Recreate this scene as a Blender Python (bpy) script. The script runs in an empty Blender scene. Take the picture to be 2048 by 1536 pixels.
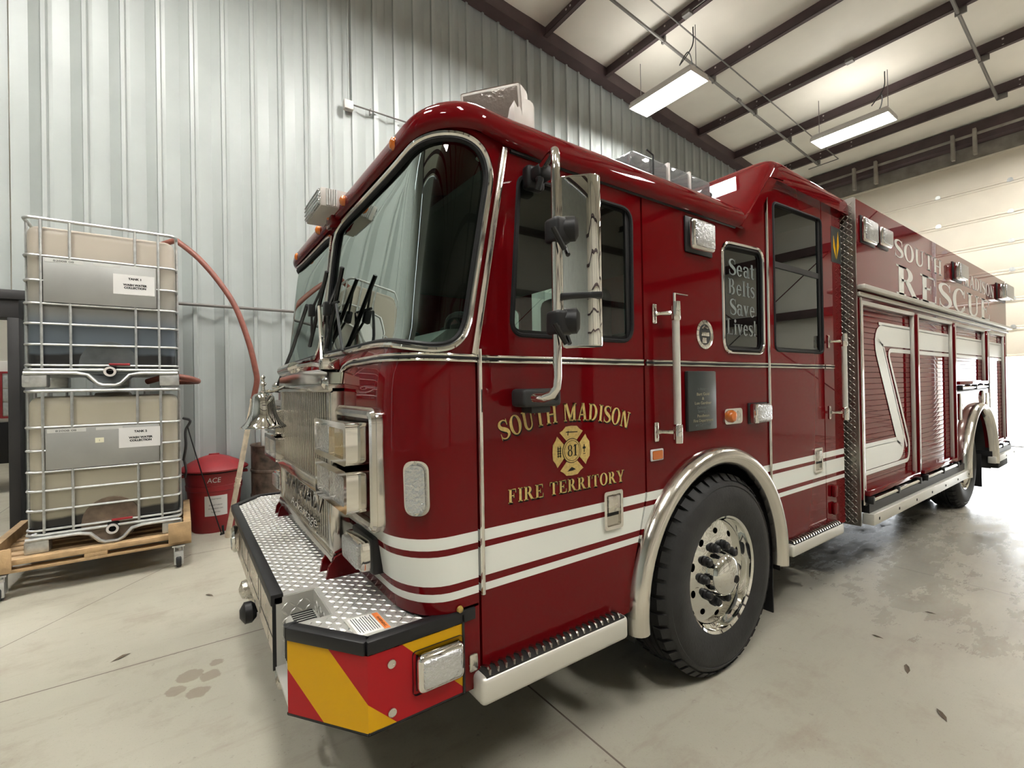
import bpy, bmesh, math, random
from mathutils import Vector, Matrix
from mathutils.geometry import delaunay_2d_cdt
random.seed(7)
SC = bpy.context.scene
COL = SC.collection
PI = math.pi
def R(d): return math.radians(d)
def lerp(a, b, t): return a + (b - a) * t
def interp(x, xs, ys):
    if x <= xs[0]: return ys[0]
    for i in range(1, len(xs)):
        if x <= xs[i]:
            return lerp(ys[i-1], ys[i], (x - xs[i-1]) / (xs[i] - xs[i-1]))
    return ys[-1]

# ------------------------------------------------------------------ mesh builder
class MB:
    def __init__(self): self.bm = bmesh.new(); self.mi = 0
    def _add(self, tmp, mi=None):
        for f in tmp.faces: f.material_index = self.mi if mi is None else mi
        me = bpy.data.meshes.new('tmp'); tmp.to_mesh(me); tmp.free()
        self.bm.from_mesh(me); bpy.data.meshes.remove(me)
    def verts_faces(self, vs, fs, fix=False):
        t = bmesh.new(); v = [t.verts.new(Vector(p)) for p in vs]
        for f in fs:
            try: t.faces.new([v[i] for i in f])
            except ValueError: pass
        if fix: bmesh.ops.recalc_face_normals(t, faces=t.faces)
        self._add(t); return self
    def box(self, x0, x1, y0, y1, z0, z1, bev=0.0, seg=2, mat=None):
        t = bmesh.new(); bmesh.ops.create_cube(t, size=1.0)
        for v in t.verts:
            v.co = Vector((lerp(x0, x1, v.co.x + .5), lerp(y0, y1, v.co.y + .5), lerp(z0, z1, v.co.z + .5)))
        if bev > 0: bmesh.ops.bevel(t, geom=list(t.edges), offset=bev, segments=seg, profile=.5, affect='EDGES')
        if mat is not None: t.transform(mat)
        self._add(t); return self
    def tube(self, pts, r, seg=10, closed=False, caps=True):
        pts = [Vector(p) for p in pts]; n = len(pts)
        rs = r if isinstance(r, (list, tuple)) else [r] * n
        tans = []
        for i in range(n):
            if closed: d = pts[(i+1) % n] - pts[i-1]
            else: d = pts[min(i+1, n-1)] - pts[max(i-1, 0)]
            tans.append(d.normalized() if d.length > 1e-9 else Vector((0, 0, 1)))
        a = Vector((0, 0, 1)) if abs(tans[0].z) < .9 else Vector((1, 0, 0))
        nrm = (a - tans[0] * a.dot(tans[0])).normalized()
        vs, fs = [], []
        for i in range(n):
            nrm = nrm - tans[i] * nrm.dot(tans[i])
            nrm = nrm.normalized() if nrm.length > 1e-6 else tans[i].orthogonal().normalized()
            b = tans[i].cross(nrm)
            for k in range(seg):
                th = 2 * PI * k / seg
                vs.append(pts[i] + (nrm * math.cos(th) + b * math.sin(th)) * rs[i])
        m = n if closed else n - 1
        for i in range(m):
            j = (i + 1) % n
            for k in range(seg):
                k2 = (k + 1) % seg
                fs.append((i*seg+k, i*seg+k2, j*seg+k2, j*seg+k))
        if caps and not closed:
            fs.append(tuple(range(seg))[::-1]); fs.append(tuple((n-1)*seg+k for k in range(seg)))
        return self.verts_faces(vs, fs, True)
    def lathe(self, prof, o, axis=(0, 0, 1), seg=32, cap=True):
        """prof: list of (radius, distance along the axis)"""
        o = Vector(o); ax = Vector(axis).normalized(); u = ax.orthogonal().normalized(); w = ax.cross(u)
        vs, fs = [], []; n = len(prof)
        for r, h in prof:
            for k in range(seg):
                th = 2 * PI * k / seg
                vs.append(o + ax * h + (u * math.cos(th) + w * math.sin(th)) * max(r, 1e-4))
        for i in range(n - 1):
            for k in range(seg):
                k2 = (k + 1) % seg
                fs.append((i*seg+k, i*seg+k2, (i+1)*seg+k2, (i+1)*seg+k))
        if cap:
            fs.append(tuple(range(seg))); fs.append(tuple((n-1)*seg+k for k in range(seg)))
        return self.verts_faces(vs, fs, True)
    def prism(self, poly, f, t0, t1):
        """extrude a simple polygon; f(a, b, t) -> point"""
        n = len(poly)
        vs = [f(a, b, t0) for a, b in poly] + [f(a, b, t1) for a, b in poly]
        fs = [tuple(range(n)), tuple(range(2*n-1, n-1, -1))] + [(i, (i+1) % n, n+(i+1) % n, n+i) for i in range(n)]
        return self.verts_faces(vs, fs, True)
    def panel(self, outline, holes, f, thick=0.0, grid=None, midx=None):
        """polygon with holes; f(a, b, t) -> point; t from 0 (face) to thick (back)"""
        pts = []; edges = []
        def loop(l):
            s = len(pts); n = len(l)
            pts.extend(Vector(p) for p in l); edges.extend((s+i, s+(i+1) % n) for i in range(n))
        loop(outline)
        for h in holes: loop(h)
        if grid:
            da, db = grid
            a0 = min(p[0] for p in outline); a1 = max(p[0] for p in outline)
            b0 = min(p[1] for p in outline); b1 = max(p[1] for p in outline)
            na, nb = max(1, int((a1-a0)/da)), max(1, int((b1-b0)/db))
            for i in range(1, na):
                for j in range(1, nb):
                    p = (lerp(a0, a1, i/na), lerp(b0, b1, j/nb))
                    if inside(p, outline) and not any(inside(p, h) for h in holes):
                        if all(edist(p, l) > .4*min(da, db) for l in [outline]+list(holes)): pts.append(Vector(p))
        vo, _, fo, _, _, _ = delaunay_2d_cdt(pts, edges, [], 0, 1e-6)
        tris = []
        for t in fo:
            c = sum((vo[i] for i in t), Vector((0, 0))) / len(t)
            if inside(c, outline) and not any(inside(c, h) for h in holes): tris.append((tuple(t), c))
        t = bmesh.new()
        V = [t.verts.new(f(v[0], v[1], 0.0)) for v in vo]
        for tr, c in tris:
            fc = t.faces.new([V[i] for i in tr]); fc.material_index = midx(c) if midx else self.mi
        if thick:
            B = [t.verts.new(f(v[0], v[1], thick)) for v in vo]
            cnt = {}
            for tr, c in tris:
                fc = t.faces.new([B[i] for i in tr[::-1]]); fc.material_index = midx(c) if midx else self.mi
                for i in range(len(tr)):
                    e = (tr[i], tr[(i+1) % len(tr)]); cnt.setdefault(tuple(sorted(e)), []).append((e, c))
            for k, l in cnt.items():
                if len(l) == 1:
                    (i, j), c = l[0]; fc = t.faces.new([V[j], V[i], B[i], B[j]]); fc.material_index = midx(c) if midx else self.mi
            bmesh.ops.recalc_face_normals(t, faces=t.faces)
        bmesh.ops.delete(t, geom=[v for v in t.verts if not v.link_faces], context='VERTS')
        me = bpy.data.meshes.new('tmp'); t.to_mesh(me); t.free(); self.bm.from_mesh(me); bpy.data.meshes.remove(me)
        return self
    def mesh(self, name, mats, angle=35):
        me = bpy.data.meshes.new(name); self.bm.to_mesh(me); self.bm.free()
        for m in (mats if isinstance(mats, (list, tuple)) else [mats]): me.materials.append(m)
        if angle:
            me.polygons.foreach_set('use_smooth', [True] * len(me.polygons))
            me.set_sharp_from_angle(angle=R(angle))
        return me
    def build(self, name, mats, parent=None, label=None, angle=35, pivot=None):
        me = self.mesh(name, mats, angle)
        return put(name, me, parent, label, pivot)

WORLD = {}
def put(name, me, parent=None, label=None, pivot=None):
    o = bpy.data.objects.new(name, me); COL.objects.link(o)
    p = Vector(pivot) if pivot else Vector((0, 0, 0))
    if pivot: me.transform(Matrix.Translation(-p))
    WORLD[o.name] = p
    if parent is not None:
        o.parent = parent; o.location = p - WORLD[parent.name]
    else: o.location = p
    if label: o['label'] = label
    return o
def empty(name, loc, parent=None):
    o = bpy.data.objects.new(name, None); COL.objects.link(o); o.empty_display_size = .2
    WORLD[o.name] = Vector(loc)
    if parent is not None: o.parent = parent; o.location = Vector(loc) - WORLD[parent.name]
    else: o.location = loc
    return o
def tag(o, label=None, cat=None, group=None, kind=None):
    if label: o['label'] = label
    if cat: o['category'] = cat
    if group: o['group'] = group
    if kind: o['kind'] = kind
    return o
def copy_tree(o, parent=None):
    c = o.copy(); COL.objects.link(c)
    if parent is not None: c.parent = parent
    for ch in list(o.children): copy_tree(ch, c)
    return c
def thing(name, loc, label, cat, group=None): return tag(empty(name, loc), label, cat, group)
def struct(o): o['kind'] = 'structure'; return o

# ------------------------------------------------------------------ 2D helpers
def inside(p, poly):
    x, y = p[0], p[1]; r = False; n = len(poly); j = n - 1
    for i in range(n):
        xi, yi = poly[i][0], poly[i][1]; xj, yj = poly[j][0], poly[j][1]
        if (yi > y) != (yj > y) and x < (xj - xi) * (y - yi) / (yj - yi) + xi: r = not r
        j = i
    return r
def edist(p, poly):
    best = 1e9; P = Vector((p[0], p[1]))
    for i in range(len(poly)):
        a = Vector(poly[i][:2]); b = Vector(poly[(i+1) % len(poly)][:2]); d = b - a
        t = max(0, min(1, (P - a).dot(d) / max(d.length_squared, 1e-12))); best = min(best, (a + d*t - P).length)
    return best
def rpoly(pts, r, n=6):
    """round every corner; r a number or one per corner"""
    out = []; m = len(pts)
    for i in range(m):
        rr = r[i] if isinstance(r, (list, tuple)) else r
        p = Vector(pts[i]); a = Vector(pts[i-1]); b = Vector(pts[(i+1) % m])
        if rr <= 0: out.append((p.x, p.y)); continue
        da = (a - p); db = (b - p); ra = min(rr, da.length*.49); rb = min(rr, db.length*.49)
        A = p + da.normalized()*ra; B = p + db.normalized()*rb
        for k in range(n+1):
            t = k/n; q = A*(1-t)**2 + p*2*t*(1-t) + B*t*t; out.append((q.x, q.y))
    return out
def rrect(a0, a1, b0, b1, r, n=6): return rpoly([(a0, b0), (a1, b0), (a1, b1), (a0, b1)], r, n)
def circle(ca, cb, r, n=24, ph=0, rb=None): return [(ca + r*math.cos(ph+2*PI*k/n), cb + (rb or r)*math.sin(ph+2*PI*k/n)) for k in range(n)]
def offset(poly, d):
    """offset a closed loop outwards (d > 0), counter-clockwise or clockwise"""
    n = len(poly); A = sum(poly[i][0]*poly[(i+1) % n][1] - poly[(i+1) % n][0]*poly[i][1] for i in range(n))
    s = 1 if A > 0 else -1; out = []
    for i in range(n):
        a = Vector(poly[i-1]); b = Vector(poly[(i+1) % n]); t = (b - a)
        if t.length < 1e-9: out.append(poly[i]); continue
        t.normalize(); out.append((poly[i][0] + t.y*d*s, poly[i][1] - t.x*d*s))
    return out
def smooth_loop(pts, it=2):
    for _ in range(it):
        q = []
        for i in range(len(pts)):
            a = Vector(pts[i]); b = Vector(pts[(i+1) % len(pts)])
            q += [tuple(a*.75+b*.25), tuple(a*.25+b*.75)]
        pts = q
    return pts
def catmull(pts, k=6):
    P = [Vector(p) for p in pts]; P = [P[0]*2-P[1]] + P + [P[-1]*2-P[-2]]; out = []
    for i in range(1, len(P)-2):
        for j in range(k):
            t = j/k; a, b, c, d = P[i-1], P[i], P[i+1], P[i+2]
            out.append(.5*((2*b) + (c-a)*t + (2*a-5*b+4*c-d)*t*t + (3*b-a-3*c+d)*t**3))
    out.append(P[-2]); return out
def sideY(y, s=1):
    return lambda a, b, t: Vector((a, y + t*s, b))
def faceX(x, s=1):
    return lambda a, b, t: Vector((x + t*s, a, b))
def flatZ(z, s=-1):
    return lambda a, b, t: Vector((a, b, z + t*s))

# ------------------------------------------------------------------ materials
def newmat(name):
    m = bpy.data.materials.new(name); m.use_nodes = True; nt = m.node_tree
    return m, nt, nt.nodes['Principled BSDF']
def setp(b, **k):
    names = {'color': 'Base Color', 'rough': 'Roughness', 'metal': 'Metallic', 'coat': 'Coat Weight', 'cior': 'Coat IOR', 'crough': 'Coat Roughness', 'spec': 'Specular IOR Level', 'trans': 'Transmission Weight', 'ior': 'IOR', 'sheen': 'Sheen Weight', 'alpha': 'Alpha', 'emit': 'Emission Color', 'estr': 'Emission Strength', 'sss': 'Subsurface Weight'}
    for a, v in k.items():
        b.inputs[names[a]].default_value = (*v, 1) if isinstance(v, tuple) and len(v) == 3 else v
def mat(name, color, rough=.5, metal=0., noise=0.0, nscale=8., bump=0.0, bscale=60., detail=4, rvar=0.0, **k):
    m, nt, b = newmat(name); setp(b, color=color, rough=rough, metal=metal, **k)
    if noise or bump or rvar:
        tc = nt.nodes.new('ShaderNodeTexCoord')
        n = nt.nodes.new('ShaderNodeTexNoise'); n.inputs['Scale'].default_value = nscale; n.inputs['Detail'].default_value = detail
        nt.links.new(tc.outputs['Object'], n.inputs['Vector'])
        if noise:
            r = nt.nodes.new('ShaderNodeValToRGB')
            r.color_ramp.elements[0].position = .3; r.color_ramp.elements[1].position = .7
            r.color_ramp.elements[0].color = (*[c*(1-noise) for c in color], 1); r.color_ramp.elements[1].color = (*[min(1, c*(1+noise)) for c in color], 1)
            nt.links.new(n.outputs['Fac'], r.inputs['Fac']); nt.links.new(r.outputs['Color'], b.inputs['Base Color'])
        if rvar:
            mr = nt.nodes.new('ShaderNodeMapRange'); mr.inputs['From Min'].default_value = .3; mr.inputs['From Max'].default_value = .7
            mr.inputs['To Min'].default_value = max(0, rough-rvar); mr.inputs['To Max'].default_value = min(1, rough+rvar)
            nt.links.new(n.outputs['Fac'], mr.inputs['Value']); nt.links.new(mr.outputs['Result'], b.inputs['Roughness'])
        if bump:
            n2 = nt.nodes.new('ShaderNodeTexNoise'); n2.inputs['Scale'].default_value = bscale; n2.inputs['Detail'].default_value = 3
            nt.links.new(tc.outputs['Object'], n2.inputs['Vector'])
            bp = nt.nodes.new('ShaderNodeBump'); bp.inputs['Strength'].default_value = bump; bp.inputs['Distance'].default_value = .01
            nt.links.new(n2.outputs['Fac'], bp.inputs['Height']); nt.links.new(bp.outputs['Normal'], b.inputs['Normal'])
    return m
def glass(name, tint, refl_rough=0.0, ior=1.5, gc=(.95, 1, .98)):
    m, nt, b = newmat(name); nt.nodes.remove(b)
    out = nt.nodes['Material Output']; tr = nt.nodes.new('ShaderNodeBsdfTransparent'); gl = nt.nodes.new('ShaderNodeBsdfGlossy')
    tr.inputs['Color'].default_value = (*tint, 1); gl.inputs['Roughness'].default_value = refl_rough; gl.inputs['Color'].default_value = (*gc, 1)
    fr = nt.nodes.new('ShaderNodeFresnel'); fr.inputs['IOR'].default_value = ior; mx = nt.nodes.new('ShaderNodeMixShader')
    nt.links.new(fr.outputs[0], mx.inputs[0]); nt.links.new(tr.outputs[0], mx.inputs[1]); nt.links.new(gl.outputs[0], mx.inputs[2]); nt.links.new(mx.outputs[0], out.inputs['Surface'])
    return m
RED = (.108, .0019, .0036)
WHITE = (.70, .71, .66)
def banded(name, base, bands, colr, **k):
    """paint with horizontal bands of another colour between given heights (real painted stripes)"""
    m, nt, b = newmat(name); setp(b, **k)
    tc = nt.nodes.new('ShaderNodeNewGeometry'); sx = nt.nodes.new('ShaderNodeSeparateXYZ'); nt.links.new(tc.outputs['Position'], sx.inputs[0])
    acc = None
    for z0, z1 in bands:
        c = nt.nodes.new('ShaderNodeMath'); c.operation = 'COMPARE'; c.inputs[1].default_value = (z0+z1)/2; c.inputs[2].default_value = (z1-z0)/2
        nt.links.new(sx.outputs['Z'], c.inputs[0])
        if acc is None: acc = c
        else:
            a = nt.nodes.new('ShaderNodeMath'); a.operation = 'MAXIMUM'; nt.links.new(acc.outputs[0], a.inputs[0]); nt.links.new(c.outputs[0], a.inputs[1]); acc = a
    mx = nt.nodes.new('ShaderNodeMix'); mx.data_type = 'RGBA'; mx.inputs['A'].default_value = (*base, 1); mx.inputs['B'].default_value = (*colr, 1)
    nt.links.new(acc.outputs[0], mx.inputs['Factor']); nt.links.new(mx.outputs['Result'], b.inputs['Base Color'])
    return m
BANDS = [(.977, 1.016), (.859, .955), (.808, .834)]
M = {}
M['red'] = mat('red_paint', RED, .35, coat=.9, crough=.012, spec=0., cior=1.32)
M['redstripe'] = banded('red_paint_white_stripes', RED, BANDS, WHITE, rough=.35, coat=.9, crough=.012, spec=0., cior=1.32)
M['white'] = mat('white_vinyl', WHITE, .35, coat=.5, crough=.05)
M['offwhite'] = mat('off_white_plastic', (.60, .565, .53), .4)
M['floodlens'] = mat('grey_flood_lens', (.22, .19, .17), .15, .2, bump=.3, bscale=60)
M['chrome'] = mat('chrome', (.83, .81, .77), .07, 1.)
M['chrome2'] = mat('worn_chrome', (.74, .71, .66), .16, 1., rvar=.06, nscale=20)
M['steel'] = mat('brushed_stainless', (.66, .63, .58), .28, 1., rvar=.08, nscale=40)
M['mirror'] = mat('mirror_chrome', (.86, .86, .83), .015, 1.)
M['alu'] = mat('diamond_plate_aluminium', (.66, .65, .61), .36, .7, rvar=.08, nscale=30)
M['alud'] = mat('dirty_diamond_plate', (.26, .24, .21), .38, 1., rvar=.1, nscale=30)
M['aluw'] = mat('anodised_aluminium', (.62, .605, .55), .38, .5)
M['black'] = mat('black_plastic', (.010, .010, .011), .42, spec=.3)
M['rubber'] = mat('black_rubber', (.008, .008, .009), .55, bump=.05, bscale=90, spec=.2)
M['tire'] = mat('tire_rubber', (.019, .019, .0195), .55, spec=.3, noise=.25, nscale=14, bump=.12, bscale=70)
M['dark'] = mat('dark_undercarriage', (.016, .015, .014), .75, noise=.4)
M['int'] = mat('dark_grey_upholstery', (.035, .037, .036), .8, bump=.1)
M['int2'] = mat('charcoal_vinyl', (.018, .019, .02), .6)
M['dash'] = mat('grey_green_dashboard', (.075, .09, .082), .65)
M['gold'] = mat('gold_leaf', (.54, .385, .13), .42, .1, noise=.18, nscale=90)
M['ink'] = mat('black_ink', (.005, .005, .005), .5, spec=.2)
M['glass'] = glass('clear_safety_glass', (.66, .76, .70), ior=1.5, gc=(.42, .47, .44))
M['roofglass'] = glass('dark_roof_glass', (.15, .17, .16), ior=1.35, gc=(.35, .35, .35))
M['sideglass'] = glass('side_window_glass', (.52, .60, .55), ior=1.7)
M['tint'] = glass('tinted_window_glass', (.24, .28, .26), ior=1.9)
M['lens'] = glass('clear_lens', (.72, .75, .77), .08, 1.6)
def cloudy(m, f):
    nt = m.node_tree; out = nt.nodes['Material Output']; s = out.inputs['Surface'].links[0].from_socket
    d = nt.nodes.new('ShaderNodeBsdfDiffuse'); d.inputs['Color'].default_value = (.72, .74, .76, 1); mx = nt.nodes.new('ShaderNodeMixShader'); mx.inputs[0].default_value = f
    nt.links.new(s, mx.inputs[1]); nt.links.new(d.outputs[0], mx.inputs[2]); nt.links.new(mx.outputs[0], out.inputs['Surface'])
cloudy(M['lens'], .2)
M['lensbox'] = mat('ribbed_clear_lens', (.60, .61, .62), .16, .8, bump=.7, bscale=70)
M['amber'] = mat('amber_lens', (.50, .115, .004), .2, coat=.6)
M['amberd'] = mat('dark_amber_lens', (.30, .19, .03), .2, coat=1., bump=.4, bscale=80)
M['redlens'] = mat('red_lens', (.5, .02, .02), .2, coat=1.)
M['yellow'] = mat('yellow_reflective_sheet', (.56, .30, .004), .4, coat=.08, spec=.15)
M['redrefl'] = mat('red_reflective_sheet', (.33, .008, .012), .4, coat=.08, spec=.15)
M['paper'] = mat('white_paper', (.66, .65, .63), .7)
M['label'] = mat('pale_sticker', (.52, .52, .49), .5)
M['orange'] = mat('orange_print', (.75, .22, .06), .5)
M['plaque'] = mat('black_slate_plaque', (.022, .028, .028), .3)
M['frost'] = mat('grey_vinyl_lettering', (.16, .18, .175), .5)
M['grille'] = mat('dulled_grille_chrome', (.50, .47, .42), .2, 1., rvar=.06, nscale=30)
M['bumper'] = mat('satin_stainless_bumper', (.74, .66, .58), .3, .75, rvar=.08, nscale=10)  # warm beige tint puts the floor's reflection into the steel colour
M['galv'] = mat('galvanised_steel', (.55, .56, .55), .36, .75, noise=.15, nscale=25)
M['wood'] = mat('raw_pine', (.42, .28, .145), .7, noise=.25, nscale=9, bump=.2)
M['purlin'] = mat('red_oxide_steel', (.066, .042, .044), .55, noise=.2, nscale=3)
M['conduit'] = mat('grey_conduit', (.17, .16, .15), .45, .3)
M['binred'] = mat('red_polyethylene', (.27, .014, .02), .45, noise=.12)
M['hose'] = mat('red_brown_hose', (.20, .062, .043), .5, noise=.15, nscale=20)
M['pole'] = mat('dirty_pvc_pipe', (.62, .53, .41), .5, noise=.22, nscale=14)
M['card'] = mat('cardboard', (.42, .27, .14), .8)
M['blackst'] = mat('black_painted_steel', (.022, .021, .022), .5, noise=.3, nscale=3)
# ------------------------------------------------------------------ floor material
def floor_material():
    m, nt, b = newmat('stained_concrete'); N = nt.nodes; Lk = nt.links.new
    g = N.new('ShaderNodeNewGeometry'); sx = N.new('ShaderNodeSeparateXYZ'); Lk(g.outputs['Position'], sx.inputs[0])
    def noise(scale, detail=5, rough=.6, stretch=None):
        n = N.new('ShaderNodeTexNoise'); n.inputs['Scale'].default_value = scale; n.inputs['Detail'].default_value = detail; n.inputs['Roughness'].default_value = rough
        if stretch:
            mp = N.new('ShaderNodeMapping'); mp.inputs['Scale'].default_value = stretch; Lk(g.outputs['Position'], mp.inputs['Vector']); Lk(mp.outputs[0], n.inputs['Vector'])
        else: Lk(g.outputs['Position'], n.inputs['Vector'])
        return n.outputs['Fac']
    def rng(v, a, b_, c=0., d=1.):
        r = N.new('ShaderNodeMapRange'); r.inputs['From Min'].default_value = a; r.inputs['From Max'].default_value = b_; r.inputs['To Min'].default_value = c; r.inputs['To Max'].default_value = d; Lk(v, r.inputs['Value']); return r.outputs[0]
    def math_(op, a, c):
        r = N.new('ShaderNodeMath'); r.operation = op
        for i, v in enumerate((a, c)):
            if isinstance(v, (int, float)): r.inputs[i].default_value = v
            else: Lk(v, r.inputs[i])
        return r.outputs[0]
    def mix(f, a, c):
        r = N.new('ShaderNodeMix'); r.data_type = 'RGBA'
        for k, v in (('Factor', f), ('A', a), ('B', c)):
            if isinstance(v, tuple): r.inputs[k].default_value = (*v, 1)
            elif isinstance(v, (int, float)): r.inputs[k].default_value = v
            else: Lk(v, r.inputs[k])
        return r.outputs['Result']
    col = mix(rng(noise(.55), .35, .65), (.42, .40, .325), (.36, .34, .275))
    col = mix(rng(noise(2.6, 6, .7), .52, .74, 0, .7), col, (.27, .225, .175))
    col = mix(rng(noise(5, 6, .7, (.35, 1.6, 1)), .55, .72, 0, .6), col, (.30, .25, .20))
    col = mix(rng(noise(16, 5, .75), .63, .72, 0, .7), col, (.17, .14, .11))
    col = mix(rng(noise(120, 2), .62, .72, 0, .35), col, (.2, .18, .15))
    # saw-cut joints and a diagonal crack
    x, y = sx.outputs['X'], sx.outputs['Y']
    def line(v, c0, w): return math_('COMPARE', v, c0), w
    acc = None
    def addl(v, c0, w):
        nonlocal acc
        r = N.new('ShaderNodeMath'); r.operation = 'COMPARE'; Lk(v, r.inputs[0]); r.inputs[1].default_value = c0; r.inputs[2].default_value = w
        acc = r.outputs[0] if acc is None else math_('MAXIMUM', acc, r.outputs[0])
    addl(y, 1.967, .0045); addl(y, -2.1, .0045)
    for c0 in (1.4, 4.66, 7.9, 11.1, -1.9, -5.1): addl(x, c0, .0045)
    d = math_('SUBTRACT', math_('MULTIPLY', y, .62), math_('MULTIPLY', x, .785)); 
    r = N.new('ShaderNodeMath'); r.operation = 'COMPARE'; Lk(d, r.inputs[0]); r.inputs[1].default_value = 2.36; r.inputs[2].default_value = .0035
    cr = math_('MULTIPLY', r.outputs[0], rng(x, .05, .06, 1, 0)); acc = math_('MAXIMUM', acc, cr)
    r = N.new('ShaderNodeMath'); r.operation = 'COMPARE'; Lk(y, r.inputs[0]); r.inputs[1].default_value = 3.88; r.inputs[2].default_value = .0045
    acc = math_('MAXIMUM', acc, math_('MULTIPLY', r.outputs[0], rng(x, .0, .01, 0, 1)))
    col = mix(acc, col, (.13, .10, .08))
    # a few old oil spots beside the bumper
    for (px, py, rad) in ((.02, 1.66, .06), (.11, 1.60, .05), (.05, 1.47, .05), (-.04, 1.55, .045), (.14, 1.72, .035)):
        dx = math_('SUBTRACT', x, px); dy = math_('SUBTRACT', y, py)
        dd = math_('ADD', math_('POWER', math_('ADD', math_('MULTIPLY', dx, dx), math_('MULTIPLY', dy, dy)), .5), math_('MULTIPLY', noise(22, 3), .05))
        col = mix(rng(dd, rad+.02, rad+.028, .62, 0), col, (.20, .155, .11))
    # damp concrete towards the open door
    wet = math_('MULTIPLY', rng(x, 2.6, 4.6), rng(noise(1.3, 7, .8, (.55, 1.5, 1)), .38, .60))
    col = mix(math_('MULTIPLY', wet, .35), col, (.17, .165, .17))
    Lk(col, b.inputs['Base Color'])
    rg = math_('SUBTRACT', rng(noise(3, 5), .3, .7, .5, .34), math_('MULTIPLY', wet, .30))
    Lk(rg, b.inputs['Roughness'])
    bp = N.new('ShaderNodeBump'); bp.inputs['Strength'].default_value = .25; bp.inputs['Distance'].default_value = .004
    Lk(math_('SUBTRACT', noise(9, 6, .7), math_('MULTIPLY', acc, 1.2)), bp.inputs['Height']); Lk(bp.outputs[0], b.inputs['Normal'])
    b.inputs['Specular IOR Level'].default_value = .45
    return m
M['floor'] = floor_material()
M['wall'] = mat('grey_green_painted_sheet_steel', (.36, .39, .378), .42, 0., noise=.05, nscale=2.2, coat=.15, crough=.35)
M['insul'] = mat('white_vinyl_insulation', (.84, .80, .715), .55, noise=.05, nscale=1.3, bump=.12, bscale=2.5)
M['door'] = mat('cream_steel_door', (.76, .695, .585), .5, noise=.04, nscale=2)
M['dirty'] = mat('grimy_grey_trim', (.30, .275, .24), .7, noise=.25, nscale=4)
M['ground'] = mat('pale_concrete_apron', (.62, .61, .58), .8)
def emission(name, colr, s):
    m, nt, b = newmat(name); setp(b, color=(.8, .8, .8), emit=colr, estr=s); return m
LAMP_S = 112.0
M['ceiling_fill'] = emission('added_ceiling_fill_glow', (1., .97, .92), 13.)  # glow added above the housings to brighten the ceiling
M['lamp'] = emission('led_diffuser_lit', (1., .98, .935), LAMP_S)

# ------------------------------------------------------------------ setting
XL, XR, YB, YF = -9.0, 14.4, 5.11, -10.0
def ztop(x): return 7.775 - .083*(x - 5.285)       # underside of the roof insulation
o = struct(MB().verts_faces([(XL, YF, 0), (60, YF-20, 0), (60, 30, 0), (XL, 30, 0)], [(0, 1, 2, 3)]).build('floor', M['floor'], angle=0))
struct(MB().verts_faces([(XR+.3, -40, .012), (60, -40, .012), (60, 40, .012), (XR+.3, 40, .012)], [(0, 1, 2, 3)]).build('floor_apron', M['ground'], angle=0))

def ribbed(f, a0, a1, zb, zt, pitch=.305):
    """trapezoid-ribbed sheet: f(a, depth, z); zb, zt functions of a"""
    prof = [(0, 0.006), (.125, -.028), (.218, .012), (.226, .046), (.260, .046), (.272, .006)]
    pts = []; a = a0
    while a < a1:
        pts += [(a + q, d) for q, d in prof if a + q <= a1]; a += pitch
    vs, fs = [], []
    for p, d in pts:
        vs += [f(p, d, zb(p)), f(p, d, zt(p))]
    for i in range(len(pts)-1): fs.append((2*i, 2*i+2, 2*i+3, 2*i+1))
    return vs, fs
DX0, DX1, DH = -3.6, -1.33, 2.47
m = MB()
m.verts_faces(*ribbed(lambda a, d, z: (a, YB-d, z), XL, DX0, lambda a: 0, lambda a: ztop(a)+.1))
m.verts_faces(*ribbed(lambda a, d, z: (a, YB-d, z), DX0, DX1+.005, lambda a: DH-.02, lambda a: ztop(a)+.1))
m.verts_faces(*ribbed(lambda a, d, z: (a, YB-d, z), DX1+.005, XR, lambda a: 0, lambda a: ztop(a)+.1))
struct(m.build('wall_back', M['wall'], angle=12))
m = MB(); m.verts_faces(*ribbed(lambda a, d, z: (XL+d, a, z), YF, YB, lambda a: 0, lambda a: ztop(XL)+.1)); struct(m.build('wall_left', M['wall'], angle=12))
# unseen insulated wall behind the camera; dark girts and cross bracing invented for reflections
m = MB(); m.box(XL, XR, YF-.1, YF, 0, 9); struct(m.build('wall_front', M['insul']))
n = 1
for z in (2.3, 4.3, 6.2):
    m = MB(); m.box(XL, XR, YF, YF+.2, z-.09, z+.09, .01); struct(m.build('trim_%d' % n, M['purlin'])); n += 1
for x in (-3.0, 4.5, 11.0):
    m = MB(); m.box(x-.12, x+.12, YF, YF+.32, 0, ztop(x)-.2, .01); struct(m.build('trim_%d' % n, M['purlin'])); n += 1
m = MB()
for a, b in (((-3, .3), (4.5, 6)), ((4.5, .3), (-3, 6)), ((4.5, .3), (11, 5.8)), ((11, .3), (4.5, 5.8))): m.tube([(a[0], YF+.25, a[1]), (b[0], YF+.25, b[1])], .014, 6)
struct(m.build('trim_%d' % n, M['purlin'])); n += 1
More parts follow.
